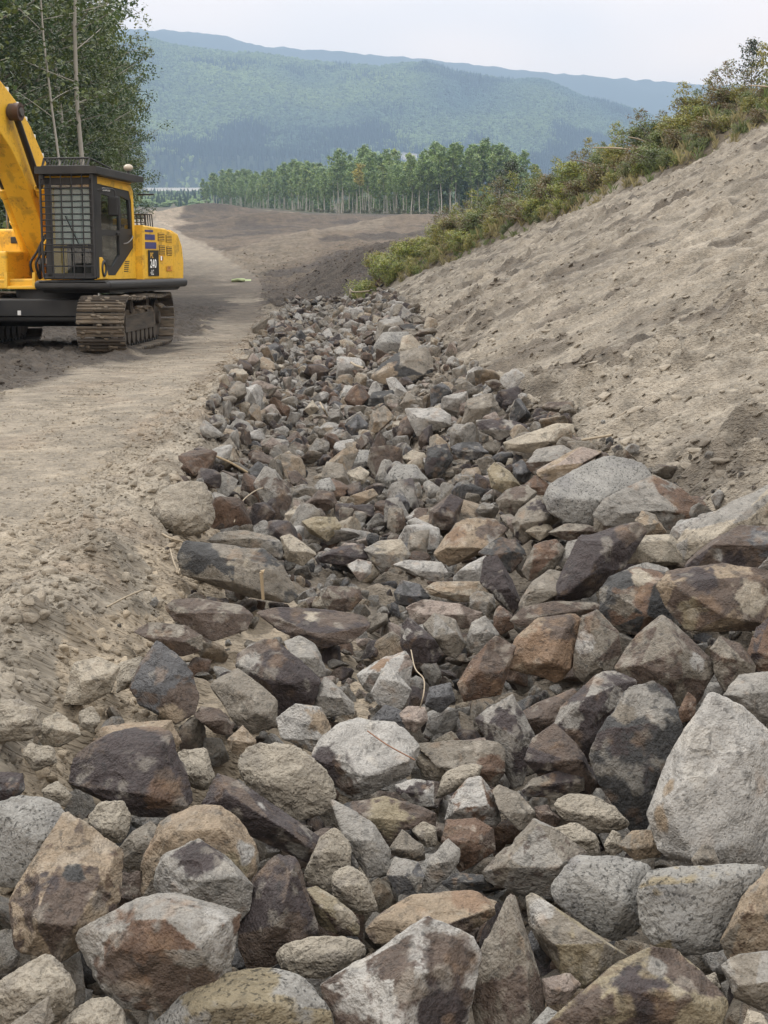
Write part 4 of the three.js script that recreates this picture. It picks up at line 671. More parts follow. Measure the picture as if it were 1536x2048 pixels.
// ---------------------------------------------------------------- the excavator
{
  const ex = new THREE.Group();
  const cz = 28.0, cx = -5.87; ex.position.set(cx, macro(-4.6, 27) + 0.057 * -1.0 + 0.0, -cz);
  ex.rotation.order = 'XYZ'; ex.rotation.set(-3.1 * Math.PI / 180, -2.7 * Math.PI / 180, 0);
  const SW = -8.3 * Math.PI / 180;       // the upper structure is slewed on its ring
  const dustMap = tex(512, (u, v) => { const a = torus(u, v, 4, 6, 6), s = smooth(0.1, 0.4, torus(u, v, 5, 44, 6)), q = smooth(0.22, 0.34, torus(u, v, 26, 64, 4)), m = 0.96 - 0.16 * a; return [m - 0.3 * s - 0.2 * q, m - 0.28 * s - 0.24 * q, m + 0.04 * s - 0.1 * q]; });
  const mudMap = tex(512, (u, v) => { const a = torus(u, v, 5, 16, 6); return [0.75 + 0.55 * a, 0.75 + 0.5 * a, 0.75 + 0.42 * a]; });
  const yellow = new THREE.MeshPhysicalMaterial({ color: C(0.78, 0.45, 0.03), map: dustMap, roughness: 0.52, clearcoat: 0.08, clearcoatRoughness: 0.5 });
  const black = mat(C(0.018, 0.018, 0.019), 0.5), steel = mat(C(0.03, 0.029, 0.028), 0.62, { map: mudMap }), rub = mat(C(0.012, 0.012, 0.012), 0.7);
  const mud = mat(C(0.17, 0.135, 0.098), 0.95, { map: mudMap, bumpMap: mudMap, bumpScale: 0.02 }), dirtySteel = mat(C(0.095, 0.076, 0.058), 0.75, { map: mudMap, bumpMap: mudMap, bumpScale: 0.012, metalness: 0.15 });
  const drySoil = mat(C(0.21, 0.17, 0.125), 0.97, { map: mudMap, bumpMap: mudMap, bumpScale: 0.025 });
  const chrome = mat(C(0.2, 0.19, 0.18), 0.32, { metalness: 0.8 }), white = mat(C(0.7, 0.7, 0.68), 0.6), blue = mat(C(0.045, 0.045, 0.16), 0.5);
  const glass = new THREE.MeshPhysicalMaterial({ color: C(0.75, 0.8, 0.8), roughness: 0.03, transmission: 1, thickness: 0, ior: 1.5 });
  const tube = (pts, r, seg = 20, rad = 8) => new THREE.TubeGeometry(new THREE.CatmullRomCurve3(pts.map((p) => new THREE.Vector3(...p))), seg, r, rad);
  const rod = (a, b, r, n = 14, r2 = r) => { const A = new THREE.Vector3(...a), Bv = new THREE.Vector3(...b), g = new THREE.CylinderGeometry(r2, r, A.distanceTo(Bv), n); g.applyQuaternion(new THREE.Quaternion().setFromUnitVectors(new THREE.Vector3(0, 1, 0), Bv.clone().sub(A).normalize())); g.translate((A.x + Bv.x) / 2, (A.y + Bv.y) / 2, (A.z + Bv.z) / 2); return g; };
  const bx = (x0, x1, y0, y1, z0, z1, r = 0.02) => { const g = new RoundedBoxGeometry(x1 - x0, y1 - y0, z1 - z0, 3, Math.min(r, (x1 - x0) * 0.49, (y1 - y0) * 0.49, (z1 - z0) * 0.49)); g.translate((x0 + x1) / 2, (y0 + y1) / 2, (z0 + z1) / 2); return g; };
  const join = (...gs) => mergeGeometries(gs.map((g) => { const q = g.index ? g.toNonIndexed() : g; for (const k of Object.keys(q.attributes)) if (!['position', 'normal', 'uv'].includes(k)) q.deleteAttribute(k); return q; }));
  const side = (pts, x0, x1, holes = [], bevel = 0.012) => { // a plate or box drawn in side view (z, y)
    const s = new THREE.Shape(pts.map(([z, y]) => new THREE.Vector2(-z, y))); for (const h of holes) s.holes.push(new THREE.Path(h.map(([z, y]) => new THREE.Vector2(-z, y))));
    const g = new THREE.ExtrudeGeometry(s, { depth: x1 - x0 - 2 * bevel, bevelEnabled: bevel > 0, bevelSize: bevel, bevelThickness: bevel, bevelSegments: 2, curveSegments: 8 }); g.translate(0, 0, x0 + bevel); g.rotateY(Math.PI / 2); return g; };
  const part = (name, g, m, parent = ex, label) => { const o = g.isObject3D ? g : new THREE.Mesh(g, m); o.name = name; if (label) o.userData.label = label; parent.add(o); return o; };
  const upper = (name, g, m, label) => { const o = part(name, g, m, ex, label); o.rotation.y = SW; return o; };
  const nest = (name, label) => { const o = new THREE.Group(); o.name = name; o.rotation.y = SW; if (label) o.userData.label = label; ex.add(o); return o; };
  // undercarriage
  part('center_frame', join(bx(-0.95, 0.95, 0.5, 0.9, -0.85, 1.05, 0.05), side([[1.1, 0.62], [1.1, 0.86], [-1.1, 0.86], [-1.1, 0.62], [-0.5, 0.42], [0.5, 0.42]], -1.0, 1.0)), steel);
  part('frame_tag', bx(-0.42, -0.36, 0.62, 0.7, 1.1, 1.12, 0.004), white);
  part('slew_ring', rod([0, 0.86, 0], [0, 1.06, 0], 0.72, 40), steel);
  const shoeG = join(bx(-0.4, 0.4, -0.018, 0.018, -0.088, 0.088, 0.006), bx(-0.4, 0.4, 0.01, 0.045, -0.08, -0.06, 0.004), bx(-0.4, 0.4, 0.01, 0.045, -0.012, 0.012, 0.004), bx(-0.4, 0.4, 0.01, 0.045, 0.06, 0.08, 0.004));
  const linkG = bx(-0.12, 0.12, -0.09, -0.018, -0.07, 0.07, 0.01), rollG = join(rod([-0.16, 0, 0], [0.16, 0, 0], 0.1, 18), rod([-0.2, 0, 0], [-0.16, 0, 0], 0.13, 18), rod([0.16, 0, 0], [0.2, 0, 0], 0.13, 18));
  const wheelG = join(rod([-0.14, 0, 0], [0.14, 0, 0], 0.34, 32), rod([-0.2, 0, 0], [0.2, 0, 0], 0.12, 20));
  for (const s of [1, -1]) {
    const tr = new THREE.Group(); tr.position.x = 1.29 * s; part('track', tr, null, ex, s > 0 ? 'muddy crawler track beside the road' : 'far crawler track');
    const rr = 0.44, zc = 1.85, y0 = 0.045, yt = y0 + 2 * rr, straight = 2 * zc, arc = Math.PI * rr, total = 2 * straight + 2 * arc, n = 48;
    for (let i = 0; i < n; i++) {
      let q = (i + 0.3) / n * total, z, y, a;  // round the idler and the sprocket
      if (q < straight) { z = -zc + q; y = y0; a = Math.PI; } else if ((q -= straight) < arc) { const t = q / rr; z = zc + rr * Math.sin(t); y = y0 + rr - rr * Math.cos(t); a = Math.PI - t; } else if ((q -= arc) < straight) { z = zc - q; y = yt - 0.03 * Math.sin(q / straight * Math.PI * 2) ** 2; a = 0; } else { q -= straight; const t = q / rr; z = -zc - rr * Math.sin(t); y = y0 + rr + rr * Math.cos(t); a = -t; }
      const sh = part('track_shoe', shoeG, [mud, dirtySteel, mud, drySoil][(i * 7) % 4], tr); sh.position.set(0, y, z); sh.rotation.x = a; part('link', linkG, steel, sh);
    }
    { const q = rng(5 + s), lumps = []; for (let i = 0; i < 90; i++) { const g = new THREE.IcosahedronGeometry(0.018 + 0.045 * q() ** 2, 1), p = g.attributes.position; for (let k = 0; k < p.count; k++) { const f = 1 + 0.5 * noise(p.getX(k) * 40, p.getY(k) * 40, p.getZ(k) * 40 + i); p.setXYZ(k, p.getX(k) * f * 1.5, p.getY(k) * f * 0.7, p.getZ(k) * f); } g.computeVertexNormals(); const z = -2.1 + 4.2 * q(), up = q() < 0.6; g.translate((q() - 0.5) * 0.76, up ? yt - 0.02 + 0.05 * q() : 0.66 + 0.05 * q(), clamp(z, -1.8, 1.8)); if (!up) g.translate(0, 0.03, 0); lumps.push(g); } for (let i = 0; i < 60; i++) { const t = Math.PI * q(), g = new THREE.IcosahedronGeometry(0.012 + 0.02 * q(), 1); g.scale(1.8, 1, 1); g.translate((q() - 0.5) * 0.76, y0 + rr - (rr + 0.03) * Math.cos(t), zc + (rr + 0.03) * Math.sin(t)); lumps.push(g); } const cm = part('caked_mud', mergeGeometries(lumps), drySoil, tr); cm.userData.kind = 'stuff'; }
    part('track_frame', side([[1.45, 0.35], [1.45, 0.6], [0.9, 0.7], [-1.3, 0.7], [-1.5, 0.55], [-1.5, 0.32]], -0.17, 0.17), mud, tr);
    part('guard_plate', bx(0.2 * s - 0.015, 0.2 * s + 0.015, 0.33, 0.62, -1.2, 1.3, 0.01), dirtySteel, tr);
    for (let i = 0; i < 8; i++) { const ro = part('roller', rollG, dirtySteel, tr); ro.position.set(0, 0.25, -1.32 + i * 0.38); }
    for (const z of [-0.7, 0.7]) { const ro = part('carrier_roller', rollG, dirtySteel, tr); ro.position.set(0, 0.77, z); }
    const id = part('idler', wheelG, dirtySteel, tr); id.position.set(0, 0.485, 1.85); const sp = part('sprocket', wheelG, dirtySteel, tr); sp.position.set(0, 0.485, -1.85);
  }
  // deck, engine housing, counterweight
  upper('catwalk', join(bx(0.2, 1.58, 1.06, 1.22, -2.7, 1.5, 0.07), side([[1.5, 1.2], [1.3, 1.02], [-2.3, 1.02], [-2.72, 1.16], [-2.72, 1.2]], 0.3, 1.5)), steel, 'thick black side deck under the cab');
  upper('main_frame', join(bx(-1.4, 0.3, 1.06, 1.24, -2.6, 0.75, 0.03), bx(-0.62, -0.5, 1.2, 1.95, -1.6, -0.3, 0.03), bx(0.12, 0.24, 1.2, 1.95, -1.6, -0.3, 0.03)), yellow);
  const tank = nest('tool_box'); part('box_body', bx(-1.42, -0.62, 1.22, 1.72, -0.4, 0.72, 0.05), yellow, tank); part('fuel_tank', bx(-1.42, -0.62, 1.22, 2.12, -1.4, -0.15, 0.06), yellow, tank); part('filler_cap', rod([-0.85, 2.1, -0.35], [-0.85, 2.24, -0.35], 0.09), yellow, tank); part('handrail', tube([[-1.36, 1.7, 0.6], [-1.36, 2.5, 0.5], [-1.36, 2.75, 0.0], [-1.36, 2.7, -0.9], [-1.36, 2.1, -1.0]], 0.022), chrome, tank); part('tool_box_latch', bx(-0.9, -0.78, 1.42, 1.52, 0.715, 0.735, 0.004), black, tank); part('lamp', bx(-0.92, -0.72, 1.86, 1.98, -0.17, -0.12, 0.02), black, tank);
  const eng = nest('engine_housing');
  part('side_door', side([[-0.68, 1.24], [-0.68, 2.16], [-1.9, 2.12], [-2.3, 2.06], [-2.3, 1.24]], 0.3, 1.42, [], 0.03), yellow, eng); part('hood', bx(-1.38, 0.32, 1.24, 2.2, -2.3, -1.42, 0.06), yellow, eng);
  part('counterweight', side([[-2.32, 1.12], [-2.32, 2.08], [-2.6, 2.03], [-2.82, 1.82], [-2.9, 1.5], [-2.86, 1.16]], -1.4, 1.42, [], 0.05), yellow, eng, 'rounded yellow counterweight');
  const gr = (z0, z1, y0, y1) => { const v = part('vent', bx(1.405, 1.424, y0, y1, z1, z0, 0.004), black, eng); for (let i = 0; i < 5; i++) { const y = lerp(y0, y1, (i + 0.5) / 5); part('vent_slat', bx(1.42, 1.436, y - 0.008, y + 0.008, z1 + 0.015, z0 - 0.015, 0.003), yellow, v); } };
  gr(-1.42, -1.8, 1.92, 2.07); gr(-1.87, -2.22, 1.9, 2.04); gr(-1.48, -1.82, 1.66, 1.84); gr(-1.9, -2.22, 1.65, 1.82);
  for (const [z0, z1, y0, y1] of [[-0.72, -1.16, 2.07, 2.11], [-0.72, -1.25, 1.93, 2.03], [-0.72, -1.32, 1.77, 1.89]]) part('stripe', bx(1.418, 1.426, y0, y1, z1, z0, 0.002), blue, eng);
  const print = (w, h, draw, bg) => { const c = document.createElement('canvas'); c.width = 512; c.height = Math.round(512 * h / w); const x = c.getContext('2d'); x.fillStyle = bg; x.fillRect(0, 0, c.width, c.height); draw(x, c.width, c.height); const t = new THREE.CanvasTexture(c); t.colorSpace = THREE.SRGBColorSpace; return t; };
  const decal = (name, w, h, z, y, x, draw, bg, parent) => { const g = new THREE.PlaneGeometry(w, h); g.rotateY(Math.PI / 2); g.translate(x, y, z); return part(name, g, new THREE.MeshStandardMaterial({ map: print(w, h, draw, bg), roughness: 0.5 }), parent); };
  decal('model_plate', 0.58, 0.47, -1.13, 1.51, 1.432, (x, w, h) => { x.textAlign = 'left'; x.fillStyle = '#e8b43a'; x.font = 'bold 120px sans-serif'; x.fillText('PC', w * 0.2, h * 0.3); x.fillStyle = '#f2f2ee'; x.font = 'bold 190px sans-serif'; x.fillText('240', w * 0.16, h * 0.68); x.font = 'bold 110px sans-serif'; x.fillText('-LC', w * 0.18, h * 0.95); }, '#131313', eng);
  decal('dealer_mark', 0.36, 0.1, -2.03, 1.41, 1.432, (x, w, h) => { x.fillStyle = '#3a2a4a'; x.font = 'italic bold 120px sans-serif'; x.fillText('JSMS', w * 0.1, h * 0.72); x.fillStyle = '#a33'; x.fillRect(w * 0.1, h * 0.82, w * 0.75, h * 0.09); }, '#d79a22', eng);
  decal('warning_label', 0.16, 0.1, -1.6, 1.6, 1.432, (x, w, h) => { x.fillStyle = '#fff'; x.fillRect(w * 0.05, h * 0.1, w * 0.5, h * 0.8); x.fillStyle = '#222'; x.fillRect(w * 0.62, h * 0.2, w * 0.3, h * 0.6); }, '#d08a20', eng);
  const cage = nest('hood_cage', 'black wire cage on the engine hood'); for (let i = 0; i < 8; i++) part('cage_bar', rod([lerp(0.75, 1.3, i / 7), 2.15, -1.1], [lerp(0.75, 1.27, i / 7), 2.4, -1.12], 0.012, 6), black, cage); for (let i = 0; i < 4; i++) part('cage_bar', rod([0.74, 2.18 + i * 0.073, -1.11], [1.31, 2.18 + i * 0.073, -1.11], 0.012, 6), black, cage); for (let i = 0; i < 4; i++) { part('cage_bar', rod([1.3, 2.4, -1.12 - i * 0.12], [0.74, 2.4, -1.12 - i * 0.12], 0.011, 6), black, cage); part('cage_bar', rod([1.31, 2.12, -1.12 - i * 0.12], [1.29, 2.4, -1.12 - i * 0.12], 0.011, 6), black, cage); }
  part('exhaust_pipe', rod([-0.6, 2.15, -1.9], [-0.6, 2.75, -1.95], 0.07), black, eng); part('mirror_plate', bx(1.3, 1.6, 2.72, 2.75, -0.78, -0.7, 0.01), black, eng);
  // cab
  const cab = nest('cab', 'black and yellow operator cab with a barred front guard');
  const zf = 1.25, zr = -0.63, yb = 1.24, yt = 2.95;
  part('frame', join(side([[zf, yb], [zf, 2.9], [1.2, yt], [-0.45, 2.88], [-0.56, 2.78], [zr, 1.9], [zr, yb]], 1.2, 1.27, [[[1.17, 1.3], [1.17, 2.84], [-0.36, 2.78], [-0.46, 2.6], [-0.52, 1.78], [0.42, 1.3]]], 0.01), bx(0.3, 1.26, 2.9, 2.97, zr + 0.1, zf, 0.03), bx(0.3, 1.22, yb, 2.3, zr, zr + 0.05, 0.01), bx(0.36, 0.42, yb, 2.95, zr, zf, 0.02)), yellow, cab);
  const door = part('door', side([[1.165, 1.305], [1.165, 2.835], [-0.355, 2.775], [-0.455, 2.6], [-0.515, 1.785], [0.41, 1.305]], 1.215, 1.262, [[[1.02, 2.08], [1.0, 2.68], [0.16, 2.62], [0.14, 2.08]], [[0.06, 2.1], [0.07, 2.68], [-0.34, 2.62], [-0.42, 2.12]], [[0.98, 1.45], [0.98, 1.98], [0.16, 1.98], [0.16, 1.66], [0.5, 1.45]]], 0.006), black, cab);
  part('door_pane', side([[1.03, 2.07], [1.01, 2.69], [0.15, 2.63], [0.13, 2.07]], 1.232, 1.236, [], 0), glass, door); part('door_pane', side([[0.07, 2.09], [0.08, 2.69], [-0.35, 2.63], [-0.43, 2.11]], 1.232, 1.236, [], 0), glass, door); part('door_pane', side([[0.99, 1.44], [0.99, 1.99], [0.15, 1.99], [0.15, 1.65], [0.5, 1.44]], 1.232, 1.236, [], 0), glass, door);
  part('door_handle', bx(1.262, 1.29, 2.0, 2.04, 0.18, 0.32, 0.01), rub, door); part('handhold', tube([[1.27, 1.85, -0.02], [1.32, 1.86, -0.06], [1.32, 1.98, -0.36], [1.27, 2.0, -0.42]], 0.012), chrome, door);
  part('side_vent', join(...[0, 1, 2, 3, 4, 5].map((i) => bx(1.268, 1.276, 1.36 + i * 0.035, 1.375 + i * 0.035, -0.22 - i * 0.012, -0.0 - i * 0.012, 0.003))), black, cab);
  part('corner_panel', join(side([[1.25, 1.25], [1.25, 1.6], [1.1, 1.6], [0.95, 1.5], [0.82, 1.25]], 1.262, 1.3, [], 0.01)), yellow, cab); const loop = new THREE.TorusGeometry(0.085, 0.022, 10, 24); loop.scale(1, 1.35, 1); loop.rotateY(Math.PI / 2); loop.translate(1.305, 1.42, 1.05); part('step_hole', loop, black, cab);
  decal('brand_lettering', 0.5, 0.1, 0.72, 2.76, 1.2655, (x, w, h) => { x.fillStyle = '#d8d8d6'; x.font = 'bold 82px sans-serif'; x.fillText('KOMATSU', w * 0.06, h * 0.78); }, '#0c0c0c', cab);
  const wind = part('windscreen_frame', join(bx(0.3, 1.26, yb, 1.34, 1.2, 1.27, 0.01), bx(0.3, 1.26, 2.82, 2.94, 1.2, 1.27, 0.01), bx(0.36, 0.46, yb, 2.94, 1.2, 1.27, 0.01), bx(1.16, 1.26, yb, 2.94, 1.2, 1.27, 0.01), bx(0.38, 1.18, 1.76, 1.8, 1.21, 1.26, 0.01)), black, cab);
  part('windscreen', bx(0.395, 1.165, 1.795, 2.825, 1.232, 1.238, 0.001), glass, wind); part('lower_windscreen', bx(0.395, 1.165, 1.335, 1.765, 1.232, 1.238, 0.001), glass, wind);
  part('wiper', rod([0.95, 1.82, 1.27], [0.72, 2.3, 1.265], 0.01, 6), rub, wind); part('sun_blind', bx(0.42, 1.14, 1.84, 2.78, 0.98, 1.0, 0.005), mat(C(0.62, 0.66, 0.66), 0.8), cab);  // pale sheet added behind the windscreen in place of reflected sky
  part('cab_floor', bx(0.34, 1.2, 1.24, 1.3, zr + 0.05, 1.2, 0.01), rub, cab); part('back_wall', bx(0.36, 1.2, 1.3, 2.2, zr + 0.06, zr + 0.1, 0.01), rub, cab);
  const seat = part('seat', join(bx(0.52, 1.02, 1.6, 1.76, -0.15, 0.35, 0.06), bx(0.54, 1.0, 1.7, 2.4, -0.28, -0.12, 0.06), bx(0.62, 0.92, 2.38, 2.6, -0.27, -0.17, 0.05), bx(0.6, 0.95, 1.3, 1.62, -0.1, 0.25, 0.03)), rub, cab); part('console', bx(0.4, 0.52, 1.3, 1.85, 0.0, 0.5, 0.03), black, cab); part('joystick', rod([0.46, 1.84, 0.42], [0.46, 2.05, 0.45], 0.02), rub, cab); part('monitor', bx(0.42, 0.5, 1.95, 2.15, 0.75, 0.95, 0.01), black, cab);
  part('roof_guard', join(side([[1.52, 3.0], [1.52, 3.1], [-0.78, 3.04], [-0.78, 2.97], [-0.4, 2.94], [1.3, 2.98]], 0.3, 1.4), bx(0.36, 0.42, 2.9, 3.05, 1.38, 1.46, 0.01), bx(1.24, 1.3, 2.9, 3.05, 1.38, 1.46, 0.01)), steel, cab);
  const rs = part('roof_screen', join(rod([0.34, 3.1, 1.3], [0.34, 3.26, 1.2], 0.015), rod([1.16, 3.1, 1.3], [1.16, 3.26, 1.2], 0.015), rod([0.34, 3.26, 1.2], [1.16, 3.26, 1.2], 0.018), rod([0.34, 3.12, 1.32], [1.2, 3.12, 1.32], 0.018), rod([1.16, 3.26, 1.2], [1.3, 3.12, 0.6], 0.014), rod([0.34, 3.26, 1.2], [0.3, 3.12, 0.6], 0.014)), steel, cab); for (let i = 0; i < 16; i++) { const x = lerp(0.37, 1.15, i / 15); part('screen_bar', rod([x, 3.12, 1.32], [x, 3.26, 1.2], 0.008, 5), steel, rs); }
  const guard = part('front_guard', join(rod([0.36, 1.27, 1.42], [0.36, 2.98, 1.44], 0.02), rod([1.29, 1.27, 1.42], [1.29, 2.98, 1.44], 0.024), bx(1.26, 1.31, 1.27, 2.98, 1.26, 1.42, 0.01)), black, cab);
  for (let i = 1; i < 5; i++) { const x = lerp(0.36, 1.29, i / 5); part('guard_bar', rod([x, 1.27, 1.42], [x, 2.98, 1.44], 0.012, 8), black, guard); }
  for (const y of [1.27, 1.46, 1.7, 1.82, 1.92, 2.03, 2.13, 2.23, 2.33, 2.44, 2.54, 2.65, 2.76, 2.98]) part('guard_bar', rod([0.36, y, 1.405 + y * 0.008], [1.29, y, 1.405 + y * 0.008], 0.011, 8), black, guard);
  const mir = part('mirror', bx(1.4, 1.6, 2.3, 2.63, 1.0, 1.07, 0.04), rub, cab); part('mirror_arm', tube([[1.28, 2.72, 1.3], [1.42, 2.75, 1.18], [1.52, 2.73, 1.05], [1.52, 2.58, 1.03]], 0.014), black, mir);
  const lampG = rod([1.2, 3.06, -0.55], [1.2, 3.14, -0.55], 0.025); part('beacon_post', lampG, black, cab); const bulb = new THREE.SphereGeometry(0.085, 20, 14); bulb.scale(1, 0.75, 1); bulb.translate(1.2, 3.2, -0.55); part('beacon', bulb, mat(C(0.42, 0.36, 0.28), 0.35), cab);
  // boom, cylinders, hoses
  const outer = [[-1.05, 1.6], [-0.85, 2.15], [-0.33, 2.82], [0.07, 3.27], [0.66, 3.82], [1.26, 4.21], [2.05, 4.57], [3.05, 4.8], [5.4, 4.28], [5.5, 4.05]], inner = [[5.35, 3.92], [2.9, 3.98], [1.95, 3.7], [1.48, 3.42], [1.05, 3.05], [0.63, 2.57], [0.1, 1.92], [-0.2, 1.62], [-0.75, 1.42]];
  const BX = -0.18, boom = nest('boom', 'curved yellow boom rising past the cab');
  boom.position.x = BX;
  part('boom_plate', side([...outer, ...inner], -0.38, 0.08, [], 0.02), yellow, boom);
  part('pivot_pin', join(rod([-0.5, 4.0, 1.55], [0.3, 4.0, 1.55], 0.1, 20), rod([0.2, 4.0, 1.55], [0.3, 4.0, 1.55], 0.15, 20)), mat(C(0.06, 0.03, 0.02), 0.6), boom); part('pin_cap', rod([0.3, 4.0, 1.55], [0.325, 4.0, 1.55], 0.07, 16), chrome, boom);
  for (let i = 0; i < 3; i++) part('hose', tube(outer.slice(0, 8).map(([z, y]) => [-0.02 - i * 0.07, y + 0.07 + 0.015 * i, z - 0.05]), 0.026, 50), rub, boom);
  for (let i = 0; i < 9; i++) { const [z, y] = outer[Math.min(7, 2 + (i * 0.55 | 0))], [z2, y2] = outer[Math.min(8, 3 + (i * 0.55 | 0))], f = (i * 0.55) % 1; part('hose_clamp', bx(-0.2, 0.04, lerp(y, y2, f) + 0.02, lerp(y, y2, f) + 0.1, lerp(z, z2, f) - 0.09, lerp(z, z2, f) - 0.02, 0.01), white, boom); }
  for (const x of [0.19, -0.49]) {
    const cyl = nest('boom_cylinder'); cyl.position.x = BX; const b = [x, 1.32, -0.55], gland = [x, 2.82, 0.6], t = [x, 4.0, 1.55];
    part('barrel', join(rod(b, gland, 0.092, 20), rod([x, lerp(1.32, 2.82, 0.9), lerp(-0.55, 0.6, 0.9)], gland, 0.112, 20), rod([x, lerp(1.32, 2.82, 0.6), lerp(-0.55, 0.6, 0.6)], [x, lerp(1.32, 2.82, 0.63), lerp(-0.55, 0.6, 0.63)], 0.104, 20)), yellow, cyl);
    part('piston_rod', rod(gland, t, 0.058, 18), mat(C(0.05, 0.042, 0.036), 0.35, { metalness: 0.5 }), cyl); part('rod_eye', join(rod([x - 0.08, 4.0, 1.55], [x + 0.08, 4.0, 1.55], 0.14, 20)), mat(C(0.05, 0.03, 0.02), 0.6), cyl); part('base_eye', rod([x - 0.09, 1.32, -0.55], [x + 0.09, 1.32, -0.55], 0.13, 20), yellow, cyl);
  }
  const pipes = nest('hydraulic_lines'); for (let i = 0; i < 5; i++) { const x = 0.0 + i * 0.065; part('pipe', tube([[x, 1.24, 0.72], [x, 1.62, 0.74 - i * 0.02], [x + 0.02, 1.86, 0.68], [x + 0.09, 1.95, 0.56], [x + 0.13, 1.86, 0.4], [x + 0.14, 1.5, 0.3]], 0.024, 24), i % 2 ? yellow : rub, pipes); part('fitting', rod([x, 1.5, 0.735], [x, 1.6, 0.735], 0.036, 10), chrome, pipes); }
  for (let i = 0; i < 3; i++) part('hose', tube([[-0.1 + i * 0.1, 1.24, 0.74], [-0.12 + i * 0.1, 1.5, 0.85], [-0.05 + i * 0.08, 1.7, 0.72], [0.02, 2.0, 0.5]], 0.022, 20), rub, pipes);
  upper('front_skirt', join(bx(-0.62, 0.3, 1.06, 1.12, 0.5, 0.86, 0.02), side([[0.86, 1.1], [0.84, 1.34], [0.6, 1.34], [0.5, 1.1]], -0.62, -0.56), side([[0.86, 1.1], [0.84, 1.34], [0.6, 1.34], [0.5, 1.1]], -0.1, -0.04), side([[0.86, 1.1], [0.84, 1.34], [0.6, 1.34], [0.5, 1.1]], 0.2, 0.26)), yellow);
  const arm = nest('arm'); part('arm_plate', side([[5.2, 4.0], [5.45, 4.35], [4.6, 5.0], [4.45, 4.9], [4.9, 4.1], [5.0, 1.5], [5.25, 1.4], [5.35, 3.4]], -0.33, 0.03), yellow, arm); part('arm_cylinder', join(rod([-0.15, 5.05, 2.6], [-0.15, 5.12, 3.9], 0.1), rod([-0.15, 5.12, 3.9], [-0.15, 4.95, 4.55], 0.055)), yellow, arm);
  const bucket = nest('bucket'); part('bucket_shell', side([[5.2, 1.5], [4.6, 1.3], [4.25, 0.8], [4.35, 0.3], [4.8, 0.08], [5.3, 0.12], [5.32, 0.2], [4.85, 0.2], [4.48, 0.42], [4.4, 0.8], [4.7, 1.2], [5.2, 1.35]], -0.75, 0.45, [], 0.01), dirtySteel, bucket); for (let i = 0; i < 5; i++) part('bucket_tooth', bx(-0.72 + i * 0.27, -0.62 + i * 0.27, 0.12, 0.2, 5.25, 5.5, 0.02), dirtySteel, bucket);
  top(ex, 'excavator', 'yellow crawler excavator with barred cab parked on the dirt road', 'excavator');
}
// ---------------------------------------------------------------- trees and shrubs
const bark = (c) => mat(c, 0.9), leafM = (c) => new THREE.MeshPhysicalMaterial({ color: c, roughness: 0.85, side: THREE.DoubleSide, transmission: 0.4, thickness: 0, vertexColors: true });
function limb(a, b, r0, r1, bend, r) { const m = a.clone().lerp(b, 0.5).add(new THREE.Vector3((r() - 0.5) * bend, (r() - 0.2) * bend * 0.6, (r() - 0.5) * bend)), c = new THREE.QuadraticBezierCurve3(a, m, b), g = new THREE.TubeGeometry(c, 6, 1, 6), p = g.attributes.position, n = g.attributes.normal; for (let i = 0; i < p.count; i++) { const t = Math.floor(i / 7) / 6, rad = lerp(r0, r1, t), q = c.getPoint(t); p.setXYZ(i, q.x + n.getX(i) * rad, q.y + n.getY(i) * rad, q.z + n.getZ(i) * rad); } g.deleteAttribute('uv'); return g; }
class Leaves {
  constructor() { this.P = []; this.N = []; this.K = []; }
  add(x, y, z, s, r, c) {                 // one leaf: a folded kite
    const a = r() * 6.283, t = r() * 2.2 - 0.6, ca = Math.cos(a), sa = Math.sin(a), ct = Math.cos(t), st = Math.sin(t), w = s * 0.42;
    const tip = [ca * ct * s, -st * s, sa * ct * s], sd = [-sa * w, (r() - 0.5) * w, ca * w], v = 0.72 + 0.56 * r(), mx = x + tip[0] * 0.45, my = y + tip[1] * 0.45, mz = z + tip[2] * 0.45;
    const q = [[x, y, z], [mx + sd[0], my + sd[1], mz + sd[2]], [x + tip[0], y + tip[1], z + tip[2]], [mx - sd[0], my - sd[1], mz - sd[2]]];
    for (const i of [0, 1, 2, 0, 2, 3]) { this.P.push(...q[i]); this.K.push(c[0] * v, c[1] * v, c[2] * v); }
  }
  build() { const g = new THREE.BufferGeometry(); g.setAttribute('position', new THREE.Float32BufferAttribute(this.P, 3)); g.setAttribute('color', new THREE.Float32BufferAttribute(this.K, 3)); g.computeVertexNormals(); return g; }
}
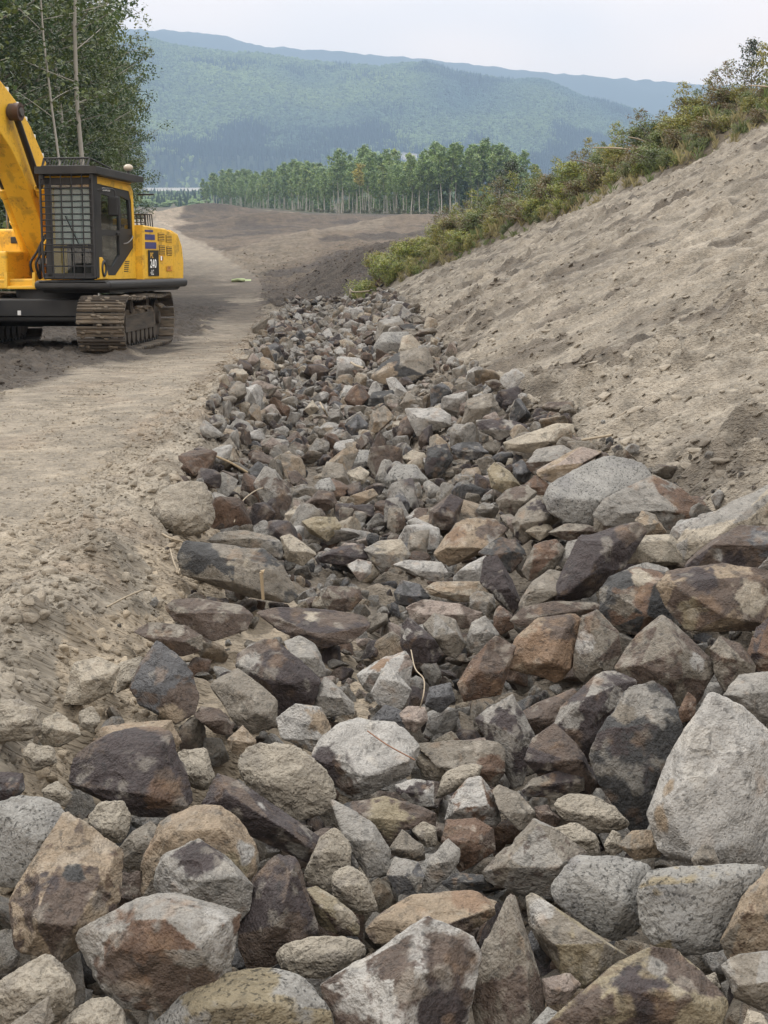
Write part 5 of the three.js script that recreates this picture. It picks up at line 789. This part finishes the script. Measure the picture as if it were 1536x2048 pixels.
// height, crown from..to, crown radius, leaf count, leaf size, colours, trunk radius
function makeTree(o, seed) {
  const r = rng(seed), parts = [], L = new Leaves(), H = o.h, lean = new THREE.Vector3((r() - 0.5) * 0.05 * H, 0, (r() - 0.5) * 0.05 * H);
  const at = (t) => new THREE.Vector3(lean.x * t * t + 0.011 * H * Math.sin(t * 7 + seed), H * t, lean.z * t * t + 0.011 * H * Math.cos(t * 6 + seed));
  for (let i = 0; i < 9; i++) { const g = limb(at(i / 9).setY(H * i / 9 - (i ? 0.05 : 0.4)), at((i + 1) / 9), o.tr * (1 - i / 9.6) * (i ? 1 : 1.25), o.tr * (1 - (i + 1) / 9.6), 0, r); parts.push(g); }
  const nb = o.limbs, clumps = [];
  for (let i = 0; i < nb; i++) {
    const t = lerp(o.from, 0.97, Math.pow((i + r() * 0.6) / nb, 0.9)), a = i * 2.4 + r(), prof = Math.sin(Math.PI * clamp((t - o.from) / (1 - o.from) * 0.82 + 0.16, 0, 1)) ** 0.8, len = o.cr * prof * (0.6 + 0.55 * r());
    const p = at(t), q = p.clone().add(new THREE.Vector3(Math.cos(a) * len, len * (0.25 + 0.5 * r()), Math.sin(a) * len)); parts.push(limb(p, q, o.tr * 0.3 * (1 - t * 0.6), 0.012, len * 0.25, r));
    for (let k = 0; k < 4; k++) { const c = p.clone().lerp(q, 0.35 + 0.22 * k).add(new THREE.Vector3((r() - 0.5) * len * 0.5, (r() - 0.5) * len * 0.45, (r() - 0.5) * len * 0.5)); clumps.push([c, (o.tight ?? 1) * (0.24 + 0.2 * r()) * o.cr * (0.55 + 0.45 * prof)]); }
  }
  clumps.push([at(0.99), o.cr * 0.22]);
  const per = Math.ceil(o.leaves / clumps.length);
  for (const [c, s] of clumps) { const v = o.cols[Math.floor(r() * o.cols.length)]; for (let k = 0; k < per; k++) { const u = r() * 2 - 1, a = r() * 6.283, rr = s * Math.pow(r(), 0.45), e = Math.sqrt(1 - u * u); L.add(c.x + Math.cos(a) * e * rr, c.y + u * rr * 0.75, c.z + Math.sin(a) * e * rr, o.ls * (0.7 + 0.6 * r()), r, v); } }
  const t = new THREE.Group(), tm = new THREE.Mesh(mergeGeometries(parts), o.bark), cm = new THREE.Mesh(L.build(), o.leaf); tm.name = 'trunk'; cm.name = 'crown'; t.add(tm, cm); return t;
}
function plant(proto, x, d, scale, turn, name, label, category, group, sink = 0.15) { const t = proto.clone(); t.position.set(x, macro(x, d) - sink, -d); t.scale.set(scale * (0.92 + 0.16 * Math.abs(Math.sin(x * 7))), scale, scale); t.rotation.y = turn; return top(t, name, label, category, group); }
const paleBark = bark(C(0.36, 0.34, 0.29)), greyBark = bark(C(0.2, 0.18, 0.15)), leaf = leafM(0xffffff);
{ // the wood beside the road
  const greens = [[0.065, 0.11, 0.024], [0.048, 0.088, 0.021], [0.09, 0.13, 0.028], [0.04, 0.074, 0.022], [0.12, 0.15, 0.034]];
  const kinds = [0, 1, 2, 3, 4].map((i) => makeTree({ h: 17 + i, from: [0.12, 0.2, 0.28, 0.1, 0.22][i], cr: [3.2, 2.8, 2.6, 3.4, 3.0][i], limbs: 34, leaves: 10500, ls: 0.155, tight: 0.7, tr: 0.17 + 0.02 * i, cols: [greens[i], greens[(i + 1) % 5], greens[i], greens[(i + 3) % 5]], bark: i % 2 ? greyBark : paleBark, leaf }, 500 + i));
  const r = rng(808), rowsOf = [];
  for (let d = 37; d < 175; d += 2.6 + d * 0.028) for (let row = 0; row < 3; row++) rowsOf.push([forestX(d) - 1.4 - row * (2.4 + d * 0.012) - r() * 1.6, d + r() * 2.5, row]);
  const where = ['at the front edge of the roadside wood', 'behind the front row of the roadside wood', 'deep inside the roadside wood'];
  for (const [x, d, row] of rowsOf) { if (x / d < -0.34) continue; const k = Math.floor(r() * 5); plant(kinds[k], x, d, 0.82 + 0.36 * r(), r() * 6.28, 'broadleaf_tree', ['pale broadleaf tree leafy to the ground ', 'grey-barked dark green broadleaf tree ', 'broadleaf tree with bare lower stem ', 'wide dark broadleaf tree ', 'tall pale-barked broadleaf tree '][k] + where[row], 'tree', 'trees of the roadside wood'); }
  // two bare-stemmed pale aspens that show in front
  const bare = (seed, h, tr) => makeTree({ h, from: 0.3, cr: 2.0, limbs: 18, leaves: 1500, ls: 0.15, tr, cols: [greens[2], greens[4]], bark: bark(C(0.36, 0.34, 0.3)), leaf }, seed);
  plant(bare(71, 21, 0.1), -9.75, 52, 1, 0.4, 'aspen_tree', 'pale straight aspen stem forking bare branches above the cab', 'tree');
  plant(bare(72, 20, 0.085), -10.05, 40.5, 1, 2.0, 'aspen_tree', 'pale aspen stem at the frame edge above the boom', 'tree');
  plant(bare(73, 19, 0.05), -10.0, 49, 1, 4.0, 'aspen_tree', 'thin leaning pale aspen stem behind the boom', 'tree');
  // shrubs under the trees
  const bush = makeTree({ h: 1.9, from: 0.05, cr: 1.2, limbs: 22, leaves: 2600, ls: 0.13, tr: 0.03, cols: greens, bark: greyBark, leaf }, 61);
  for (let i = 0; i < 26; i++) { const d = 34 * Math.pow(150 / 34, (i + r()) / 26), x = forestX(d) - 0.2 - r() * 1.5; plant(bush, x, d, 0.8 + 0.8 * r() + d * 0.006, r() * 6, 'roadside_bush', 'dense green bush at the foot of the roadside wood', 'bush', 'bushes along the roadside wood'); }
}
{ // the aspen stand across the field
  const tones = [[0.19, 0.28, 0.08], [0.23, 0.32, 0.09], [0.15, 0.235, 0.075], [0.28, 0.35, 0.1]], aspenLeaf = leaf, whiteBark = bark(C(0.42, 0.39, 0.33));
  const kinds = [0, 1, 2, 3, 4, 5].map((i) => makeTree({ h: 16.5, from: 0.38 + 0.06 * (i % 3), cr: 2.0 + 0.2 * (i % 3), limbs: 20, leaves: 1500, ls: 0.5, tr: 0.15, cols: [tones[i % 4], tones[(i + 1) % 4]], bark: whiteBark, leaf: aspenLeaf }, 300 + i));
  const edge = curve([[0, -92], [0.16, -66], [0.34, -40], [0.52, -20], [0.68, -4], [0.82, 8], [1, 34]]), edgeD = curve([[0, 800], [0.16, 720], [0.34, 620], [0.52, 530], [0.68, 460], [0.82, 415], [1, 415]]);
  const low2 = makeTree({ h: 3.4, from: 0.05, cr: 2.4, limbs: 18, leaves: 700, ls: 0.45, tr: 0.05, cols: [tones[2], tones[0]], bark: greyBark, leaf }, 63);
  const r = rng(17), spots = [];
  for (let row = 0; row < 6; row++) for (let i = 0; i < 46; i++) { const t = (i + 0.8 * r()) / 46; spots.push([edge(t) + row * 2.0 + (r() - 0.5) * 2, edgeD(t) + row * 4.5 + r() * 3, row, t]); }
  const place = ['in the front row of the aspen stand', 'in the second row of the aspen stand', 'behind the front rows of the aspen stand', 'behind the front rows of the aspen stand', 'at the back of the aspen stand', 'at the back of the aspen stand'];
  for (const [x, d, row, t] of spots) { const k = Math.floor(r() * 6); plant(kinds[k], x, d, (0.66 + 0.5 * r()) * (1 + 0.1 * Math.sin(t * 23)), r() * 6, 'aspen_tree', 'aspen with a ' + ['narrow mid-green crown ', 'bright green crown ', 'broad dark green high crown ', 'narrow pale green crown ', 'slightly wide mid-green crown ', 'broad bright green high crown '][k] + place[row], 'tree', 'aspens of the stand across the field', 0.3); }
  for (let i = 0; i < 54; i++) { const t = (i + r()) / 54; plant(low2, edge(t) + 3 + 8 * r(), edgeD(t) + 6 + r() * 16, 0.9 + 0.7 * r(), r() * 6, 'understory_bush', 'dark leafy understory bush between the aspen stems', 'bush', 'bushes between the aspen stems', 0.05); }
  const gold = makeTree({ h: 16.5, from: 0.55, cr: 1.9, limbs: 18, leaves: 1500, ls: 0.5, tr: 0.13, cols: [[0.42, 0.36, 0.06], [0.34, 0.32, 0.07]], bark: whiteBark, leaf: aspenLeaf }, 333);
  plant(gold, -6.9, 452, 0.86, 1, 'aspen_tree', 'one yellowing aspen in the front of the stand', 'tree');
  const low = makeTree({ h: 1.6, from: 0.05, cr: 1.5, limbs: 14, leaves: 420, ls: 0.34, tr: 0.03, cols: [[0.09, 0.11, 0.03], [0.12, 0.12, 0.035]], bark: greyBark, leaf }, 62);
  for (let i = 0; i < 46; i++) { const t = (i + r()) / 46; plant(low, edge(t) - 2 + r() * 3, edgeD(t) - 4 - r() * 6, 0.35 + 0.45 * r(), r() * 6, 'low_bush', 'low yellow-green bush at the foot of the aspen stand', 'bush', 'bushes at the foot of the aspen stand', 0.05); }
}
{ // brush along the top of the cut
  const r = rng(616), sets = [[[0.25, 0.28, 0.045], [0.17, 0.22, 0.045], [0.3, 0.29, 0.055]], [[0.12, 0.16, 0.04], [0.16, 0.19, 0.045], [0.1, 0.135, 0.04]], [[0.17, 0.14, 0.05], [0.14, 0.17, 0.045], [0.17, 0.115, 0.05]], [[0.28, 0.27, 0.055], [0.31, 0.27, 0.06], [0.2, 0.22, 0.052]]];
  const names = ['yellow-green', 'dull green', 'reddish-brown', 'yellowing'];
  const low = sets.map((c, i) => makeTree({ h: 0.75, from: 0.04, cr: 0.6, limbs: 22, leaves: 2500, ls: 0.052, tr: 0.008, cols: c, bark: greyBark, leaf }, 640 + i));
  const tall = sets.map((c, i) => makeTree({ h: 1.7, from: 0.15, cr: 0.42, limbs: 20, leaves: 620, ls: 0.06, tr: 0.012, cols: c, bark: greyBark, leaf }, 660 + i));
  for (let i = 0; i < 200; i++) {
    const x = lerp(-0.9, 12, (i + r()) / 200), q = 0.15 + 4.6 * r() ** 1.1, d = brow(x) + q, k = x < 2.2 ? (r() < 0.7 ? 0 : 3) : Math.floor(r() * 4), s = (0.36 + 0.56 * r()) * (x < 1 ? 1.15 : 1) * (q < 0.6 ? 0.6 : 1);
    plant(low[k], x, d, s, r() * 6, 'shrub', names[k] + ' leafy shrub on the brow of the cut slope', 'shrub', 'shrubs along the top of the cut', 0.1);
  }
  for (let i = 0; i < 46; i++) { const x = lerp(1.5, 12, (i + r()) / 46), d = brow(x) + 3.6 + 1.8 * r(), k = Math.floor(r() * 4); plant(tall[k], x, d, 0.35 + 0.45 * r(), r() * 6, 'sapling', names[k] + ' thin sapling rising above the brow shrubs', 'sapling', 'saplings along the top of the cut', 0.1); }
  const spr = makeTree({ h: 3, from: 0.06, cr: 0.9, limbs: 40, leaves: 1500, ls: 0.1, tr: 0.04, cols: [[0.03, 0.05, 0.024]], bark: greyBark, leaf }, 690); plant(spr, 4.4, 55, 0.75, 1, 'young_spruce', 'dark young spruce showing over the brow shrubs', 'tree'); plant(spr, 9.4, 41, 0.6, 3, 'young_spruce', 'dark young spruce among tall brow shrubs', 'tree');
  { // dry grass along the edge of the cut
    const P = [], K = []; for (let k = 0; k < 26; k++) { const a = r() * 6.28, l = 0.12 + 0.22 * r(), b = 0.05 + 0.16 * r(), x = (r() - 0.5) * 0.16, z = (r() - 0.5) * 0.16, c = Math.cos(a), s = Math.sin(a), w = 0.005; P.push(x - s * w, 0, z + c * w, x + s * w, 0, z - c * w, x + c * b * 0.4, l * 0.7, z + s * b * 0.4, x + s * w, 0, z - c * w, x + c * b * 0.4, l * 0.7, z + s * b * 0.4, x + c * b, l, z + s * b); const v = 0.7 + 0.6 * r(); for (let q = 0; q < 6; q++) K.push(0.3 * v, 0.26 * v, 0.12 * v); }
    const g = new THREE.BufferGeometry(); g.setAttribute('position', new THREE.Float32BufferAttribute(P, 3)); g.setAttribute('color', new THREE.Float32BufferAttribute(K, 3)); g.computeVertexNormals();
    const m = new THREE.InstancedMesh(g, leaf, 700), o = new THREE.Object3D(), c = new THREE.Color();
    for (let i = 0; i < 700; i++) { const x = lerp(-1, 12, r()), d = brow(x) - 0.3 + 5.5 * r() ** 1.3, s = 0.35 + 0.6 * r(); o.position.set(x, groundH(x, d) - 0.02, -d); o.rotation.y = r() * 6; o.scale.set(s, s * (0.7 + 0.8 * r()), s); o.updateMatrix(); m.setMatrixAt(i, o.matrix); m.setColorAt(i, r() < 0.6 ? c.setRGB(1, 1, 1) : c.setRGB(0.5, 0.75, 0.5)); }
    top(m, 'dry_grass', 'dry grass and weeds among the brow shrubs', 'grass', null, 'stuff');
  }
  const wood = bark(C(0.3, 0.24, 0.17)), deadwood = bark(C(0.16, 0.13, 0.1));
  for (let i = 0; i < 12; i++) { const x = lerp(3, 9.5, r()), q = 0.5 + 3 * r(), d = brow(x) + q, y = macro(x, d) + 0.15, len = 0.5 + 0.9 * r(), a = r() * 6; const g = limb(new THREE.Vector3(0, 0, 0), new THREE.Vector3(Math.cos(a) * len, 0.1 + 0.25 * r(), Math.sin(a) * len), 0.03, 0.012, 0.2, r); const m = new THREE.Mesh(g, i % 2 ? wood : deadwood); m.position.set(x, y, -d); top(m, 'dead_branch', (i % 2 ? 'pale' : 'grey') + ' dead branch lying in the brow brush', 'branch', 'dead branches in the brow brush'); }
}
// ---------------------------------------------------------------- sticks, roots and small things
{
  const r = rng(12), straw = mat(C(0.29, 0.22, 0.135), 0.85), pale = mat(C(0.27, 0.22, 0.155), 0.9), red = mat(C(0.16, 0.08, 0.045), 0.85);
  function twig(label, pts, rad, m, name = 'root', lift = 0.05) { // photo readings of a thin root or stick, laid over the ground
    const P = pts.map(([px, py, up = lift]) => { const d = meet(px, py, up), [k, s] = bearing(px, py); return new THREE.Vector3(k * d, EYE + s * d, -d); });
    const base = P[0].clone(), g = new THREE.TubeGeometry(new THREE.CatmullRomCurve3(P.map((p) => p.clone().sub(base))), 24, rad, 7), o = new THREE.Mesh(g, m); o.position.copy(base); top(o, name, label, name === 'root' ? 'root' : 'stick', name === 'root' ? 'roots and straws among the rocks' : null); }
  { // splintered stake
    const d = meet(526, 1192, 0.03), [k, s] = bearing(526, 1196), g = new THREE.CylinderGeometry(0.0085, 0.007, 0.125, 7); g.translate(0, 0.055, 0); const tip = new THREE.ConeGeometry(0.012, 0.018, 6); tip.rotateZ(1.2); tip.translate(0.004, 0.122, 0); const o = new THREE.Mesh(mergeGeometries([g, tip]), straw); o.position.set(k * d * 0.97, EYE + s * d * 0.97, -d * 0.97); o.rotation.z = 0.05; top(o, 'wooden_stake', 'short splintered wooden stake in front of the large dark boulder', 'stake');
  }
  twig('curved straw-coloured root arching beside the clay clod', [[468, 1045, 0.02], [480, 1010, 0.09], [505, 985, 0.12], [538, 972, 0.1]], 0.004, pale);
  twig('short bent straw beside the huge clay clod', [[408, 1068, 0.02], [410, 1040, 0.08], [422, 1018, 0.12]], 0.006, straw);
  twig('forked pale root left of the large dark boulder', [[325, 1068, 0.03], [345, 1078, 0.06], [368, 1085, 0.06], [362, 1110, 0.04], [355, 1140, 0.02]], 0.005, pale);
  twig('thin straw lying on the bank near the road edge', [[340, 1098, 0.02], [350, 1130, 0.05], [358, 1148, 0.03]], 0.0035, pale);
  twig('curling white root hanging by the granite cobbles', [[822, 1300, 0.14], [832, 1340, 0.15], [848, 1360, 0.15], [846, 1395, 0.12], [840, 1415, 0.08]], 0.0024, pale);
  twig('thin red-brown twig resting across the big pale polygon rock', [[735, 1462, 0.18], [775, 1490, 0.18], [830, 1520, 0.17]], 0.0022, red, 'twig');
  twig('dry straw lying on soil above the brown block', [[212, 1215, 0.03], [250, 1195, 0.04], [285, 1180, 0.03]], 0.004, pale);
  twig('pale stick on top of the far tall grey-tan rock row', [[430, 912, 0.05], [460, 925, 0.06], [495, 945, 0.04]], 0.008, straw);
  twig('pale splinter caught in the ditch beside light flat rock', [[702, 725, 0.25], [715, 732, 0.28], [728, 736, 0.25]], 0.015, pale);
  twig('pale stick standing in the ditch by rounded stone', [[640, 805, 0.2], [648, 820, 0.2], [655, 832, 0.1]], 0.01, pale);
  twig('bleached stick at the slope toe right of cream-yellow boulder', [[1165, 880, 0.1], [1195, 875, 0.1], [1225, 870, 0.1]], 0.008, pale);
  twig('crossed pale stakes piled at the far end of the rocks', [[700, 578, 0.6], [715, 584, 0.6], [740, 582, 0.5]], 0.022, pale);
  twig('upright pale stake at the far end of the rocks', [[700, 578, 0.6], [700, 590, 0.4], [699, 598, 0.2]], 0.025, pale);
  { // rolled lime-green sheeting beside the road, far down
    const d = 128, [k] = bearing(476, 527), g = new THREE.CylinderGeometry(0.16, 0.18, 1.1, 14, 4); g.rotateZ(Math.PI / 2 + 0.03); const p = g.attributes.position; for (let i = 0; i < p.count; i++) p.setY(i, p.getY(i) * (1 - 0.25 * smooth(0.2, 0.95, p.getX(i))) * 0.8 + 0.09 * noise(p.getX(i) * 3, p.getZ(i) * 9, 4)); g.computeVertexNormals();
    const t = new THREE.PlaneGeometry(0.7, 0.3, 8, 4); t.rotateX(-1.2); t.translate(0.7, 0.0, 0.05); const o = new THREE.Mesh(mergeGeometries([g, t]), mat(C(0.33, 0.38, 0.19), 0.7)); o.position.set(k * d, macro(k * d, d) + 0.16, -d); top(o, 'sheeting_roll', 'lime-green sheeting roll lying beside the far bend of the road', 'sheeting');
  }
}
renderer.render(scene, camera);
